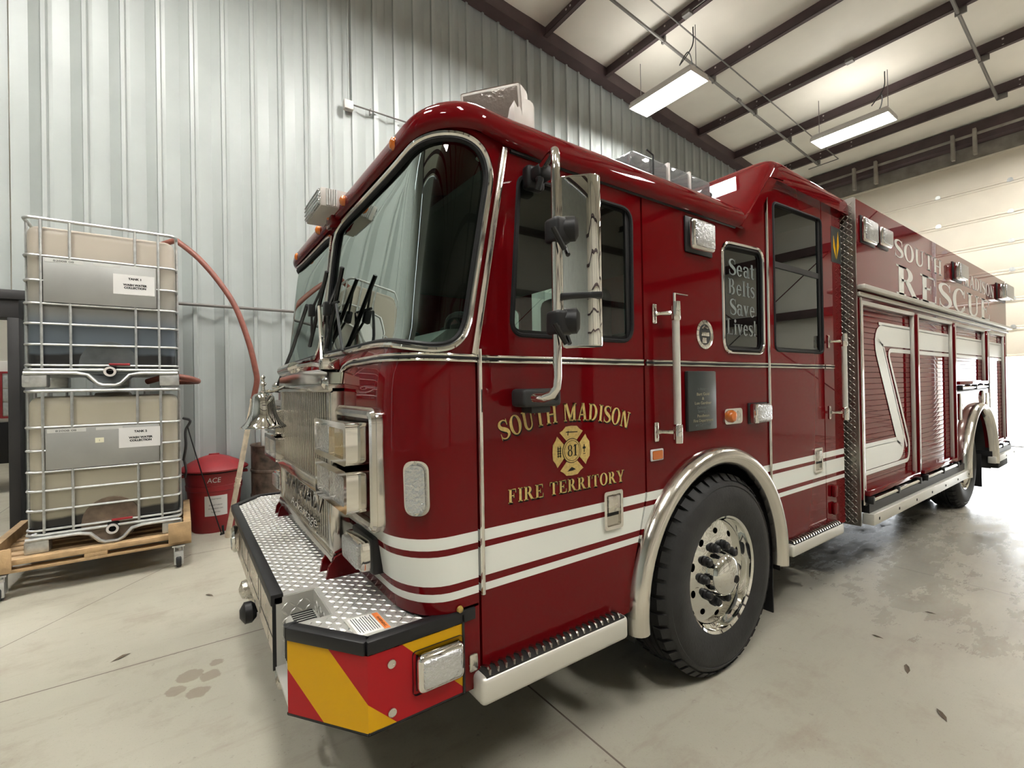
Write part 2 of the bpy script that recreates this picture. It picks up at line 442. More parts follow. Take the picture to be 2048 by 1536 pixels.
# ceiling insulation, sagging a little between the purlins
PX = [5.285 + 1.527*k for k in range(-9, 6)]
m = MB(); vs = []; fs = []; xs = []
x = XL
while x < XR + .1: xs.append(x); x += .19
for x in xs:
    k = (x - 5.285)/1.527; s = .05*math.sin(PI*(k - math.floor(k)))**.6
    for y in (YF, YB-.02): vs.append((x, y, ztop(x) + .02 - s))
for i in range(len(xs)-1): fs.append((2*i, 2*i+1, 2*i+3, 2*i+2))
m.verts_faces(vs, fs); struct(m.build('ceiling', M['insul'], angle=60))
M['bolt'] = mat('pale_bolt_head', (.6, .55, .52), .5)
for x in PX:
    zt = ztop(x); m = MB()
    m.box(x-.006, x+.006, YF, YB-.06, zt-.20, zt+.02)
    m.box(x-.072, x+.006, YF, YB-.06, zt-.20, zt-.192); m.box(x-.072, x-.066, YF, YB-.06, zt-.2, zt-.178)
    m.mi = 1
    for y in (4.35, 4.25, 3.55, 2.9, .2, -.6, -1.2):
        for z in (.05, .15): m.box(x-.016, x-.004, y-.012, y+.012, zt-z-.012, zt-z+.012)
    struct(m.build('trim_%d' % n, [M['purlin'], M['bolt']])); n += 1
m = MB()
def slope(a, b, t): return Vector((a, b, ztop(a) + t))
m.prism([(XL, YB-.24), (XR, YB-.24), (XR, YB-.02), (XL, YB-.02)], slope, -.245, -.02)
struct(m.build('trim_%d' % n, M['purlin'])); n += 1
# girts and bracing on the end wall beside the overhead door
for z in (3.35, 5.05):
    m = MB(); m.box(XR-.34, XR-.14, YF, -2.05, z-.11, z+.11, .01); struct(m.build('trim_%d' % n, M['purlin'])); n += 1
m = MB(); m.tube([(XR-.36, -9.5, .3), (XR-.36, -2.6, 5.9)], .016, 6); m.tube([(XR-.36, -2.6, .3), (XR-.36, -9.5, 5.9)], .016, 6); struct(m.build('trim_%d' % n, M['purlin'])); n += 1
# wall with the overhead door
DYL, DYR, DT = -1.85, 4.3, 6.29
m = MB()
m.box(XR-.12, XR+.15, YF, DYL, 0, 8); m.box(XR-.12, XR+.15, DYR, YB+.1, 0, 8); m.box(XR-.12, XR+.15, DYL, DYR, DT-.02, 8)
struct(m.build('wall_right', M['insul']))
m = MB(); m.box(14.24, 14.38, -6, YB-.1, DT+.0, 6.62, .01); struct(m.build('trim_%d' % n, M['dirty'])); n += 1
m = MB(); m.box(14.0, 14.38, -6, YB-.1, 6.60, 7.0, .01); struct(m.build('trim_%d' % n, M['purlin'])); n += 1
m = MB(); m.box(13.98, 14.05, -6, YB-.1, 6.72, 6.78, .01)
for y in (3.2, 2.75, 1.35, 1.0): m.box(13.9, 14.02, y-.03, y+.03, 6.3, 6.85, .005)
struct(m.build('trim_%d' % n, M['dirty'])); n += 1
d = struct(empty('door_1', (14.22, .5, 1.93)))
SEAM = [6.285, 5.60, 4.945, 4.33, 3.725, 3.125, 2.525, 1.93]
hm = MB()
for i in range(len(SEAM)-1):
    t, b_ = SEAM[i], SEAM[i+1]; m = MB()
    m.box(14.19, 14.24, DYL, DYR, b_+.004, t-.004, .006)
    m.box(14.165, 14.20, DYL, DYR, b_+.004, b_+.055, .012); m.box(14.175, 14.20, DYL, DYR, t-.05, t-.004, .01)
    m.build('door_panel', M['door'], d)
    if i < len(SEAM)-2:
        for y in (-1.7, -.62, .52, 1.66, 2.8, 3.9): hm.lathe([(.045, 0), (.045, .012)], (14.155, y, b_+.03), (1, 0, 0), 12); hm.box(14.15, 14.17, y-.05, y+.05, b_-.005, b_+.012)
hm.build('hinges', M['galv'], d)
m = MB()
for y in (DYL-.05, DYR+.05): m.box(14.15, 14.22, y-.03, y+.03, 0, DT, .005)
struct(m.build('trim_%d' % n, M['galv'])); n += 1
# doorway through the back wall into the next bay
m = MB(); m.box(DX1, -1.25, YB-.16, YB+.1, 0, 2.23, .006); m.box(DX0-.1, -1.25, YB-.16, YB+.1, 2.23, 2.47, .006); m.box(DX0-.1, -1.18, YB-.19, YB-.12, 2.40, 2.49, .006); m.box(DX0-.08, DX0, YB-.16, YB+.1, 0, 2.23)
struct(m.build('door_2', M['blackst']))
m = MB(); m.box(-9, 3, 14, 14.1, 0, 6); m.box(2.9, 3, 5.3, 14, 0, 6); m.box(-9.1, -9, 5.3, 14, 0, 6); struct(m.build('wall_next_bay', M['insul']))
m = MB(); m.box(-9, 3, 5.3, 14, 6, 6.1); struct(m.build('ceiling_next_bay', M['insul']))

# ------------------------------------------------------------------ lamps
def make_lamp():
    r = empty('high_bay_lamp', (0, 0, 0)); m = MB()
    m.box(-.24, .24, -.62, .62, .02, .10, .012); m.box(-.25, -.235, -.63, .63, -.012, .05); m.box(.235, .25, -.63, .63, -.012, .05); m.box(-.24, .24, -.635, -.62, -.012, .05); m.box(-.24, .24, .62, .635, -.012, .05)
    m.build('housing', M['offwhite'], r)
    m = MB(); m.box(-.225, .225, -.61, .61, .0, .018); m.build('diffuser', M['lamp'], r)
    m = MB(); m.box(-.16, -.04, -.56, .56, .10, .112); m.box(.04, .16, -.56, .56, .10, .112); m.build('ceiling_fill_strip', M['ceiling_fill'], r)  # added glowing strips that light the ceiling, not part of the fixture
    m = MB()
    for q in range(-10, 11): m.box(q*.021-.004, q*.021+.004, .622, .64, .0, .06)
    m.build('cooling_fin', M['offwhite'], r)
    for y in (-.56, .56):
        m = MB(); m.tube([(0, y, .1), (0, y*1.0, .86)], .006, 6); m.build('hanger_wire', M['conduit'], r)
    m = MB(); m.tube(catmull([(.02, -.3, .1), (.1, -.42, .28), (-.12, -.5, .4), (-.15, -.36, .25), (.0, -.5, .55), (0, -.52, .85)], 8), .009, 6); m.build('power_cord', M['black'], r)
    return r
lamp0 = make_lamp()
LAMPS = [((6.93, 3.62, 6.5), 'lit high bay lamp hanging nearest the ribbed wall, above the cab roof'),
         ((10.53, 2.1, 6.27), 'lit high bay lamp hanging farther off, above the rear of the truck')]
OUT = [(3.2, 2.7, 6.75), (.0, 2.3, 6.9), (-2.6, 1.6, 7.0), (6.9, -3.4, 6.5), (-.4, -2.6, 6.9), (-4.2, -2.2, 7.0), (12.4, -1.4, 6.2), (3.2, -4.2, 6.7)]  # all unseen; some added to brighten the left floor and overhead door
for i, (p, l) in enumerate(LAMPS):
    o = lamp0 if i == 0 else copy_tree(lamp0)
    o.location = p; tag(o, l, 'ceiling lamp', 'high bay lamps')
for p in OUT:
    o = copy_tree(lamp0); o.location = p; tag(o, 'unseen lit high bay lamp placed out of view to light the bay', 'ceiling lamp', 'high bay lamps outside the picture')
o = copy_tree(lamp0); o.location = (-3.2, 8.5, 5.0); tag(o, 'lit high bay lamp in the next bay, behind the back wall', 'ceiling lamp')

# ------------------------------------------------------------------ pipes and conduits
def along(x0, x1, y0, y1, drop, k=2): return [(lerp(x0, x1, i/k), lerp(y0, y1, i/k), ztop(lerp(x0, x1, i/k)) - drop) for i in range(k+1)]
m = MB(); m.tube(along(2.0, 12.9, 3.55, 3.62, .29, 4), .024, 10)
for x in (6.82, 8.34, 9.87, 11.4, 12.9): m.box(x-.02, x+.02, 3.555, 3.625, ztop(x)-.315, ztop(x)-.19)
m.lathe([(.034, -.05), (.034, .05)], (9.2, 3.58, ztop(9.2)-.29), (1, 0, -.083), 10)
tag(m.build('gas_pipe', M['conduit']), 'dark grey pipe slung under the purlins beside the nearer lamp, parallel to the ribbed wall', 'pipe')
m = MB(); m.tube(along(2.0, 13.1, 3.24, 3.24, .24, 4) + [(13.1, 3.9, ztop(13.1)-.24)], .0115, 8)
tag(m.build('conduit', M['conduit']), 'thin electrical conduit running under the purlins between the two lamps', 'conduit')
m = MB()
m.tube([(6.70, 3.05, ztop(6.7)-.215), (6.70, .6, ztop(6.7)-.215)], .0095, 8)
m.box(6.65, 6.76, 2.98, 3.12, ztop(6.7)-.26, ztop(6.7)-.2, .006)
tag(m.build('conduit_branch', M['conduit']), 'conduit clipped along a purlin with a junction box above the nearer lamp', 'conduit')
m = MB(); m.tube([(9.76, 3.24, ztop(9.8)-.21), (9.76, 1.85, ztop(9.8)-.21)], .0095, 8); m.box(9.70, 9.81, 1.8, 1.92, ztop(9.8)-.26, ztop(9.8)-.2, .006)
tag(m.build('conduit_branch', M['conduit']), 'conduit clipped along a purlin leading to the farther lamp', 'conduit')
m = MB(); m.tube(along(2.22, 12.95, .36, .5, .26, 4), .024, 10)
for x in (2.22, 3.75, 5.27, 6.79, 8.32, 9.85, 11.38, 12.9): m.box(x-.012, x+.012, .36, .5, ztop(x)-.3, ztop(x)-.19)
tag(m.build('gas_pipe', M['conduit']), 'grey pipe slung under the purlins at the right edge of the ceiling', 'pipe')
# junction box and conduit on the ribbed wall
r = thing('junction_box', (1.89, 5.02, 5.34), 'small white junction box high on the ribbed wall with conduit leading right', 'junction box')
m = MB(); m.box(1.83, 1.95, 4.99, 5.075, 5.28, 5.40, .008); m.build('box', M['offwhite'], r)
m = MB(); m.tube([(1.95, 5.03, 5.37), (4.4, 5.05, 5.39)], .011, 8); m.build('conduit_run', M['conduit'], r)
m = MB(); m.tube([(1.9, 5.05, 5.40), (1.9, 5.06, 7.9)], .011, 8); m.build('riser', M['wall'], r)
for x in (2.2, 2.8, 3.4, 4.0):
    m = MB(); m.box(x-.01, x+.01, 5.03, 5.09, 5.33, 5.40); m.build('strap', M['conduit'], r)
m = MB(); m.tube([(-1.2, 5.02, 2.486), (3.2, 5.02, 2.49)], .018, 10)
tag(m.build('wall_pipe', M['conduit']), 'horizontal grey pipe along the ribbed wall at windshield height', 'pipe')

# ------------------------------------------------------------------ light
w = bpy.data.worlds.new('sky'); SC.world = w; w.use_nodes = True
bg = w.node_tree.nodes['Background']; bg.inputs[0].default_value = (.93, .97, 1.0, 1); bg.inputs[1].default_value = 9.0
l = bpy.data.lights.new('door_daylight_portal', 'AREA'); l.shape = 'RECTANGLE'; l.size = 1.93; l.size_y = DYR-DYL
try: l.cycles.is_portal = True
except Exception: pass
lo = bpy.data.objects.new('door_daylight_portal', l); COL.objects.link(lo); lo.location = (14.5, (DYL+DYR)/2, .98); lo.rotation_euler = (0, R(90), 0)

# ------------------------------------------------------------------ camera
cd = bpy.data.cameras.new('camera'); cam = bpy.data.objects.new('camera', cd); COL.objects.link(cam)
RV = Vector((.81585633, -.57799334, -.01738259)); DV = Vector((-.01183565, .01336284, -.99984066)); FV = Vector((.57813352, .81593207, .00406123))
mx = Matrix.Identity(4)
for i in range(3): mx[i][0] = RV[i]; mx[i][1] = -DV[i]; mx[i][2] = -FV[i]
mx.translation = (0, -1.36, 1.503); cam.matrix_world = mx
cd.sensor_width = 36; cd.lens = 933.265*36/2048; cd.clip_start = .05; cd.clip_end = 200
SC.camera = cam
SC.view_settings.view_transform = 'Standard'; SC.view_settings.look = 'None'; SC.view_settings.gamma = 1.0; SC.view_settings.use_curve_mapping = False
SC.view_settings.exposure = 0.0
SC.cycles.use_denoising = True
SC.cycles.max_bounces = 10; SC.cycles.transparent_max_bounces = 16; SC.cycles.sample_clamp_indirect = 8
SC.cycles.caustics_reflective = False; SC.cycles.caustics_refractive = False
# ================================================================== FIRE TRUCK
TW = 2.38                                   # cab width; left side of the cab is the plane y = 0
truck = thing('fire_truck', (4.6, TW/2, 0), 'red fire rescue truck with white stripes and chrome grille, parked facing left', 'fire truck')
def part(mb, name, m, label=None, parent=None, angle=35): return mb.build(name, m, parent or truck, label, angle)
ZT = [.50, .70, .81, 1.02, 1.3, 1.53, 1.60, 1.68, 1.73, 2.27, 2.33, 2.5]; XT = [.60, .592, .577, .547, .54, .545, .56, .595, .607, .668, .68, .70]
def xfr(z): return interp(z, ZT, XT)
def xbk(z): return .812 if z < 1.603 else .812 + (z-1.603)*.186
_pt = [(0., 0.)] + [(.347*k/10, 0.) for k in range(1, 11)]
for k in range(1, 41):
    th = PI/2*k/40; _pt.append((.347+.653*math.sin(th)**(2/2.2), .22*(1-math.cos(th)**(2/2.2))))
for k in range(1, 11): _pt.append((1., .22+(TW/2-.22)*k/10))
_s = [0.]
for i in range(1, len(_pt)): _s.append(_s[-1] + math.hypot((_pt[i][0]-_pt[i-1][0])*.265, _pt[i][1]-_pt[i-1][1]))
UL = _s[-1]; _ta = [p[0] for p in _pt]; _ya = [p[1] for p in _pt]
def P0(u, z):
    uu = min(u, 2*UL-u); t = interp(uu, _s, _ta) if uu >= 0 else uu/.265; y = interp(uu, _s, _ya) if uu >= 0 else 0.
    if u > UL: y = TW - y
    return Vector((xbk(z) - t*(xbk(z)-xfr(z)), y, z))
def nrm(u, z):
    h = .004; a = P0(u+h, z) - P0(u-h, z); b = P0(u, z+h) - P0(u, z-h)
    return b.cross(a).normalized() if True else None
if nrm(UL, 1.2).x > 0: _nf = -1
else: _nf = 1
def wrap(off=0.0):
    return lambda u, z, t: P0(u, z) + nrm(u, z)*_nf*(off - t)
def mir(l): return [(2*UL-u, z) for u, z in l][::-1]
# --- windshields (two curved panes) and the wrap-round front panel
WS = [(1.335, 1.684), (1.159, 1.684), (.889, 1.679), (.667, 1.679), (.518, 1.678), (.36, 1.669), (.235, 1.65), (.152, 1.641), (.099, 1.657), (.073, 1.704), (.071, 1.811), (.066, 2.037), (.062, 2.18), (.066, 2.243), (.095, 2.299), (.144, 2.328), (.21, 2.34), (.30, 2.345), (.383, 2.341), (.591, 2.330), (.892, 2.328), (1.27, 2.328), (1.335, 2.29)]
WS = smooth_loop(WS, 2)
WSo = offset(WS, .012)
FB = [(0, .765)] + [(2*UL*k/60, .765) for k in range(1, 60)] + [(2*UL, .765)] + [(2*UL, .9), (2*UL, 1.3), (2*UL, 1.603), (2*UL, 2.0), (2*UL, 2.39)] + [(2*UL*(1-k/60), 2.39) for k in range(1, 60)] + [(0, 2.39), (0, 2.0), (0, 1.603), (0, 1.3), (0, .9)]
m = MB(); m.panel(FB, [WSo, mir(WSo)], wrap(), .03, grid=(.03, .06)); part(m, 'cab_front_panel', M['redstripe'], angle=50)
for lp, nm in ((WS, 'left'), (mir(WS), 'right')):
    m = MB(); m.panel(lp, [], wrap(-.008), 0, grid=(.04, .06)); g = part(m, 'windshield', M['glass'], angle=80)
    out = offset(lp, .005)
    m = MB(); m.tube([wrap(.0)(u, z, 0) for u, z in out], .0105, 6, True); m.build('rubber_gasket', M['rubber'], g)
    tr = offset(lp, .020)
    m = MB(); m.tube([wrap(.006)(u, z, 0) for u, z in tr], .0105, 8, True); m.build('chrome_trim', M['chrome'], g)
# belt molding round the front
for dz in (-.0095, .0095):
    pass
bu = [(-.004 + 1.0*k/40*.72, 1.598 + .008*min(1, k/25)) for k in range(41)] + [(.78, 1.600), (.83, 1.59), (.86, 1.565), (.87, 1.53)]
m = MB()
for dz in (-.009, .009): m.tube([wrap(.004)(u, z+dz, 0) for u, z in bu], .0055, 8)
part(m, 'belt_molding', M['chrome'])
m = MB(); m.tube([wrap(.001)(u, z, 0) for u, z in bu], .007, 8); part(m, 'belt_molding_insert', M['rubber'])
m = MB()
for dz in (-.009, .009): m.tube([wrap(.004)(2*UL-u, z+dz, 0) for u, z in bu], .0055, 8)
part(m, 'belt_molding', M['chrome'])
# kick panel behind the bumper, below the stripe
m = MB(); m.box(.725, .815, 0, .03, .49, .78, .006); m.box(.725, .755, 0, .35, .49, .76, .006); part(m, 'kick_panel', M['red'])
m = MB(); m.box(.725, .815, TW-.03, TW, .49, .78, .006); part(m, 'kick_panel', M['red'])
# --- chrome strips on the windshield post and door edge
m = MB(); m.box(-.0125, .0125, -.012, .004, 0, .75, .004, mat=Matrix.Translation((.806, 0, 1.612)) @ Matrix.Rotation(R(10.7), 4, 'Y')); part(m, 'post_trim', M['chrome2'])
m = MB(); m.tube([(.826, -.006, .80), (.826, -.006, 1.63)], .008, 8); part(m, 'door_edge_trim', M['chrome'])
# --- side panels of the cab (left side, y = 0)
ARC, ARR = (2.245, .49), .625
def arc(a0, a1, r=ARR, n=16): return [(ARC[0]+r*math.cos(R(lerp(a0, a1, k/n))), ARC[1]+r*math.sin(R(lerp(a0, a1, k/n)))) for k in range(n+1)]
door = [(.822, .52), (1.575, .52), (1.60, .72)] + [(1.625, .80), (1.682, 1.0), (1.682, 2.355), (.960, 2.355), (.822, 1.61)]
dwin = rpoly([(.958, 1.683), (1.618, 1.683), (1.625, 2.272), (1.005, 2.272)], [.06, .075, .075, .045], 6)
def window(parent_name, loop, gm, y=0., s=1, frame=.02, chrome=None):
    pass
def sidepanel(name, outline, holes, mt, y=0., s=1): 
    m = MB(); m.panel(outline, holes, sideY(y, s), .035); return part(m, name, mt)
def pane(loop, gm, par, y, s, fr_r=.012, trim=None, trim_r=.009):
    m = MB(); m.panel(offset(loop, .004), [offset(loop, -.024)], sideY(y + .0085*s, s), .001); m.build('window_border', M['ink'], par, angle=0)
    m = MB(); m.panel(loop, [], sideY(y + .010*s, s), 0); g = m.build('window_pane', gm, par, angle=0)
    m = MB(); m.tube([(a, y, b) for a, b in offset(loop, -.004)], fr_r, 6, True); m.build('window_frame', M['rubber'], par)
    if trim:
        m = MB(); m.tube([(a, y - .003*s, b) for a, b in offset(loop, .012)], trim_r, 8, True); m.build('window_trim', trim, par)
fd = sidepanel('front_door', door, [dwin], M['redstripe']); pane(dwin, M['sideglass'], fd, 0, 1, .008)
m = MB(); m.box(1.585, 1.622, .004, .02, 1.70, 2.26); m.build('window_channel', M['black'], fd)
mid = [(1.694, 1.0), (1.64, .82)] + arc(148, 30) + [(2.795, .85), (2.795, 2.69), (2.47, 2.355), (1.694, 2.355)]
swin = rpoly([(2.345, 1.675), (2.74, 1.675), (2.745, 2.25), (2.345, 2.235)], .06, 6)
md = sidepanel('cab_side_panel', mid, [swin], M['redstripe']); pane(swin, M['tint'], md, 0, 1, .007, M['chrome'], .009)
rdoor = [(2.808, .98), (2.83, .83), (2.872, .70), (2.885, .505), (3.555, .505), (3.555, 2.70), (2.808, 2.70)]
rwin = rpoly([(2.885, 1.685), (3.578-.02, 1.685), (3.578-.02, 2.60), (2.888, 2.58)], .05, 6)
rd = sidepanel('rear_door', rdoor, [rwin], M['redstripe']); pane(rwin, M['tint'], rd, 0, 1, .008)
m = MB(); m.box(2.885, 3.56, .004, .018, 2.19, 2.225); m.box(3.515, 3.56, .003, .02, 1.69, 2.59); m.build('window_channel', M['black'], rd)
m = MB(); m.tube([(2.800, -.006, .93), (2.803, -.006, 2.68)], .009, 8); part(m, 'door_edge_trim', M['chrome'])
sidepanel('cab_rear_pillar', [(3.567, .49), (3.87, .49), (3.87, 2.72), (3.567, 2.72)], [], M['redstripe'])
# belt molding along the side
m = MB()
for a, b in ((.83, 1.678), (1.697, 1.905), (1.915, 2.79), (2.81, 3.553), (3.57, 3.72)):
    for dz in (-.009, .009): m.tube([(a, -.004, 1.597+dz), (b, -.004, 1.597+dz)], .0055, 8)
part(m, 'belt_molding', M['chrome'])
m = MB()
for a, b in ((.83, 1.678), (1.697, 1.905), (1.915, 2.79), (2.81, 3.553), (3.57, 3.72)): m.tube([(a, -.001, 1.597), (b, -.001, 1.597)], .007, 8)
part(m, 'belt_molding_insert', M['rubber'])
# right side of the cab
far = [(.822, .52), (1.6, .52)] + arc(180, 0, .63) + [(3.87, .505), (3.87, 2.70), (2.80, 2.70), (2.47, 2.355), (.960, 2.355), (.822, 1.61)]
sidepanel('cab_right_side', far, [dwin, swin, rwin], M['redstripe'], TW, -1)
for w_ in (dwin, swin, rwin):
    m = MB(); m.panel(w_, [], sideY(TW-.01, -1), 0); part(m, 'window_pane', M['glass'], angle=0)
# rear wall of the cab and floor
m = MB(); m.box(3.84, 3.87, .03, TW-.03, .6, 2.70); part(m, 'cab_rear_wall', M['red'])
# --- roofs
def roof_ring(e, z):
    us = [2*UL*k/90 for k in range(91)]; out = []
    pts = [Vector((2.52, 0, z))] + [Vector((lerp(2.52, P0(0, 2.36).x, k/8), 0, z)) for k in range(1, 8)] + [Vector((P0(u, 2.36).x, P0(u, 2.36).y, z)) for u in us] + [Vector((lerp(P0(0, 2.36).x, 2.52, k/8), TW, z)) for k in range(1, 8)] + [Vector((2.52, TW, z))]
    n = len(pts)
    for i in range(n):
        a = pts[max(i-1, 0)]; b = pts[min(i+1, n-1)]; t = (b-a).normalized()
        out.append(pts[i] + Vector((-t.y, t.x, 0))*e*-1 if False else pts[i] + Vector((t.y, -t.x, 0))*(-e))
    return out
ringspec = [(-.012, 2.355), (.012, 2.342), (.028, 2.352), (.033, 2.372), (.030, 2.392)]
for k in range(1, 11):
    th = PI/2*k/10; ringspec.append((.030 - .15*(1-math.cos(th)), 2.392 + .112*math.sin(th)))
# decide outward sign from the first ring
t_ = roof_ring(.05, 2.4); sg = 1 if t_[len(t_)//2].x < roof_ring(0, 2.4)[len(t_)//2].x else -1
vs, fs = [], []; n = None
for e, z in ringspec:
    rg = roof_ring(e*sg, z); rg = [Vector((p.x, p.y, p.z + .032*max(0, min(1, (1.0-p.x)/.16))*max(0, min(1, (2.50-z)/.12)))) for p in rg]; n = len(rg); vs += rg
for j in range(len(ringspec)-1):
    for i in range(n-1): fs.append((j*n+i, j*n+i+1, (j+1)*n+i+1, (j+1)*n+i))
j = len(ringspec)-1
for i in range(n//2): 
    if i+1 < n-1-i-1: fs.append((j*n+i, j*n+i+1, j*n+n-2-i, j*n+n-1-i))
m = MB(); m.verts_faces(vs, fs, True); part(m, 'cab_roof', M['red'], angle=60)
m = MB(); m.tube([(lerp(.97, 2.46, k/4), -.004, 2.343) for k in range(5)], .008, 6); part(m, 'rain_gutter', M['black'])
# raised rear roof: profile in x-z, rounded towards both sides
prof = [(2.475, 2.345), (2.50, 2.372), (2.86, 2.765), (2.875, 2.785), (2.90, 2.80), (2.94, 2.81), (3.94, 2.80), (3.96, 2.70), (2.81, 2.70)]
def rprof(t):      # t: 0 at the centre, 1 at the outer edge
    q = .105*(1-math.sqrt(max(0, 1-t*t)))
    return [(2.475, 2.345), (2.49+q*.5, 2.36-q*.35+.02*(1-t)), (2.83+q*.6, 2.752-q*.5+.03*(1-t)), (2.86+q*.7, 2.785-q*.75+.04*(1-t)), (2.90+q*.6, 2.80-q+.04*(1-t)), (2.96, 2.808-q+.04*(1-t)), (3.94, 2.80-q+.02*(1-t)), (3.95, 2.69), (2.80, 2.69)]
ys = [(-.034 + .10*(1-math.cos(PI/2*k/8)) if False else -.034 + .13*(k/8)**1.6, 1-k/8) for k in range(9)]
ys = [(-.034, .999)] + [(-.034 + .13*(1-math.sqrt(1-(k/8)**2)), 1-k/8) for k in range(1, 9)]
sec = ys + [(TW-y, t) for y, t in ys[::-1]]
vs, fs = [], []; np_ = len(rprof(0))
for y, t in sec: vs += [(a, y, b) for a, b in rprof(t)]
for i in range(len(sec)-1):
    for k in range(np_): fs.append((i*np_+k, i*np_+(k+1) % np_, (i+1)*np_+(k+1) % np_, (i+1)*np_+k))
for b_ in (0, (len(sec)-1)*np_):
    for q in ((0, 1, 8), (1, 2, 8), (2, 3, 8), (3, 4, 8), (4, 5, 8), (5, 6, 7, 8)): fs.append(tuple(b_+k for k in q))
m = MB(); m.verts_faces(vs, fs, True); part(m, 'raised_roof', M['red'], angle=50)
# window in the sloping face of the raised roof
def slopeP(a, b, t):  # a = y, b = distance up the slope
    p0 = Vector((2.50, 0, 2.385)); d = Vector((.34, 0, .385)).normalized(); nn = Vector((-d.z, 0, d.x))
    return p0 + d*b + Vector((0, a, 0)) + nn*(.004-t)
wl = rpoly([(.29, .09), (1.05, .09), (1.05, .42), (.36, .46), (.30, .40)], .04, 5)
m = MB(); m.panel(wl, [], slopeP, .003); g = part(m, 'roof_window', M['int2'])
m = MB(); m.panel(offset(wl, -.01), [], lambda a, b, t: slopeP(a, b, -.004), 0); m.build('glass_pane', M['roofglass'], g)
m = MB(); m.tube([slopeP(a, b, -.002) for a, b in wl], .011, 6, True); m.build('rubber_gasket', M['rubber'], g)
m = MB(); m.box(3.0, 3.9, .12, .16, 2.845, 2.875, .008); part(m, 'roof_rail', M['alu'])
# --- interior
m = MB(); m.box(.85, 3.83, .05, TW-.05, .86, .9); part(m, 'cab_floor', M['int2'])
m = MB(); m.box(.95, 2.5, .05, TW-.05, 2.30, 2.335); m.box(2.9, 3.83, .05, TW-.05, 2.66, 2.69); part(m, 'headliner', M['int'])
m = MB(); m.prism([(.63, 1.40), (.63, 1.62), (.74, 1.70), (.98, 1.72), (1.06, 1.60), (1.02, 1.2), (.7, 1.2)], lambda a, b, t: Vector((a, t, b)), .06, TW-.06); part(m, 'dashboard', M['dash'])
m = MB(); m.box(1.1, 2.6, .86, 1.52, .9, 1.52, .05); part(m, 'engine_tunnel', M['int'])
sw = empty('steering_wheel', (1.17, .52, 1.66), truck)
ax = Vector((.75, 0, .66)).normalized(); u_ = Vector((0, 1, 0)); v_ = ax.cross(u_)
m = MB(); m.tube([Vector((1.17, .52, 1.66)) + (u_*math.cos(2*PI*k/32) + v_*math.sin(2*PI*k/32))*.225 for k in range(32)], .016, 8, True); m.build('wheel_rim', M['black'], sw)
m = MB(); m.lathe([(.06, -.03), (.07, 0), (.05, .02)], (1.17, .52, 1.66), ax, 16); m.tube([Vector((1.17, .52, 1.66)) - ax*.02, Vector((1.0, .52, 1.50))], .03, 8); m.build('hub', M['black'], sw)
m = MB()
for th in (90, 210, 330): m.tube([(1.17, .52, 1.66), Vector((1.17, .52, 1.66)) + (u_*math.cos(R(th)) + v_*math.sin(R(th)))*.22], .012, 6)
m.build('spoke', M['black'], sw)
def seat(x, y):
    s = empty('cab_seat', (x, y, .9), truck)
    m = MB(); m.box(x-.25, x+.22, y-.25, y+.25, 1.15, 1.32, .05); m.build('cushion', M['int'], s)
    m = MB(); m.box(x+.17, x+.30, y-.24, y+.24, 1.30, 2.0, .05); m.build('backrest', M['int'], s)
    m = MB(); m.box(x-.18, x+.18, y-.18, y+.18, .9, 1.16); m.build('pedestal', M['int2'], s)
seat(1.52, .52); seat(1.55, TW-.5); seat(3.3, .55); seat(3.3, TW-.55)
m = MB(); m.box(.92, 1.05, .95, 1.22, 1.72, 1.80, .02); m.tube([(.98, 1.05, 1.78), (.99, 1.06, 1.9), (.98, 1.0, 1.95)], .018, 8); m.box(.93, 1.03, .93, 1.1, 1.90, 1.985, .03); part(m, 'spotlight_on_dash', M['black'])
# ------------------------------------------------------------------ serif lettering built from strokes
def rib(pts, ws, k=5):
    P = catmull(pts, k); W_ = catmull([(w, 0) for w in ws], k); q = []
    n = len(P)
    for i in range(n):
        t = (P[min(i+1, n-1)] - P[max(i-1, 0)]).normalized(); nn = Vector((-t.y, t.x)); w = W_[i].x/2
        q.append((P[i]+nn*w, P[i]-nn*w))
    return [[q[i][0], q[i+1][0], q[i+1][1], q[i][1]] for i in range(n-1)]
def vb(x, w, y0=0., y1=1.): return [[(x, y0), (x+w, y0), (x+w, y1), (x, y1)]]
def hb(x0, x1, y, t): return [[(x0, y), (x1, y), (x1, y+t), (x0, y+t)]]
def dg(x0, y0, x1, y1, w): return [[(x0, y0), (x0+w, y0), (x1+w, y1), (x1, y1)]]
def ring(cx, cy, rx, ry, sx, sy, a0=0, a1=360, n=28):
    o = []
    for i in range(n):
        p, q = R(lerp(a0, a1, i/n)), R(lerp(a0, a1, (i+1)/n))
        o.append([(cx+rx*math.cos(p), cy+ry*math.sin(p)), (cx+rx*math.cos(q), cy+ry*math.sin(q)), (cx+(rx-sx)*math.cos(q), cy+(ry-sy)*math.sin(q)), (cx+(rx-sx)*math.cos(p), cy+(ry-sy)*math.sin(p))])
    return o
SF = .065
def ser(x0, x1, y): return hb(x0, x1, y, SF)
def stem(x, w, y0=0, y1=1., e=.08): return vb(x, w, y0, y1) + ser(x-e, x+w+e, y0) + ser(x-e, x+w+e, y1-SF)
def tri(*p): return [list(p)]
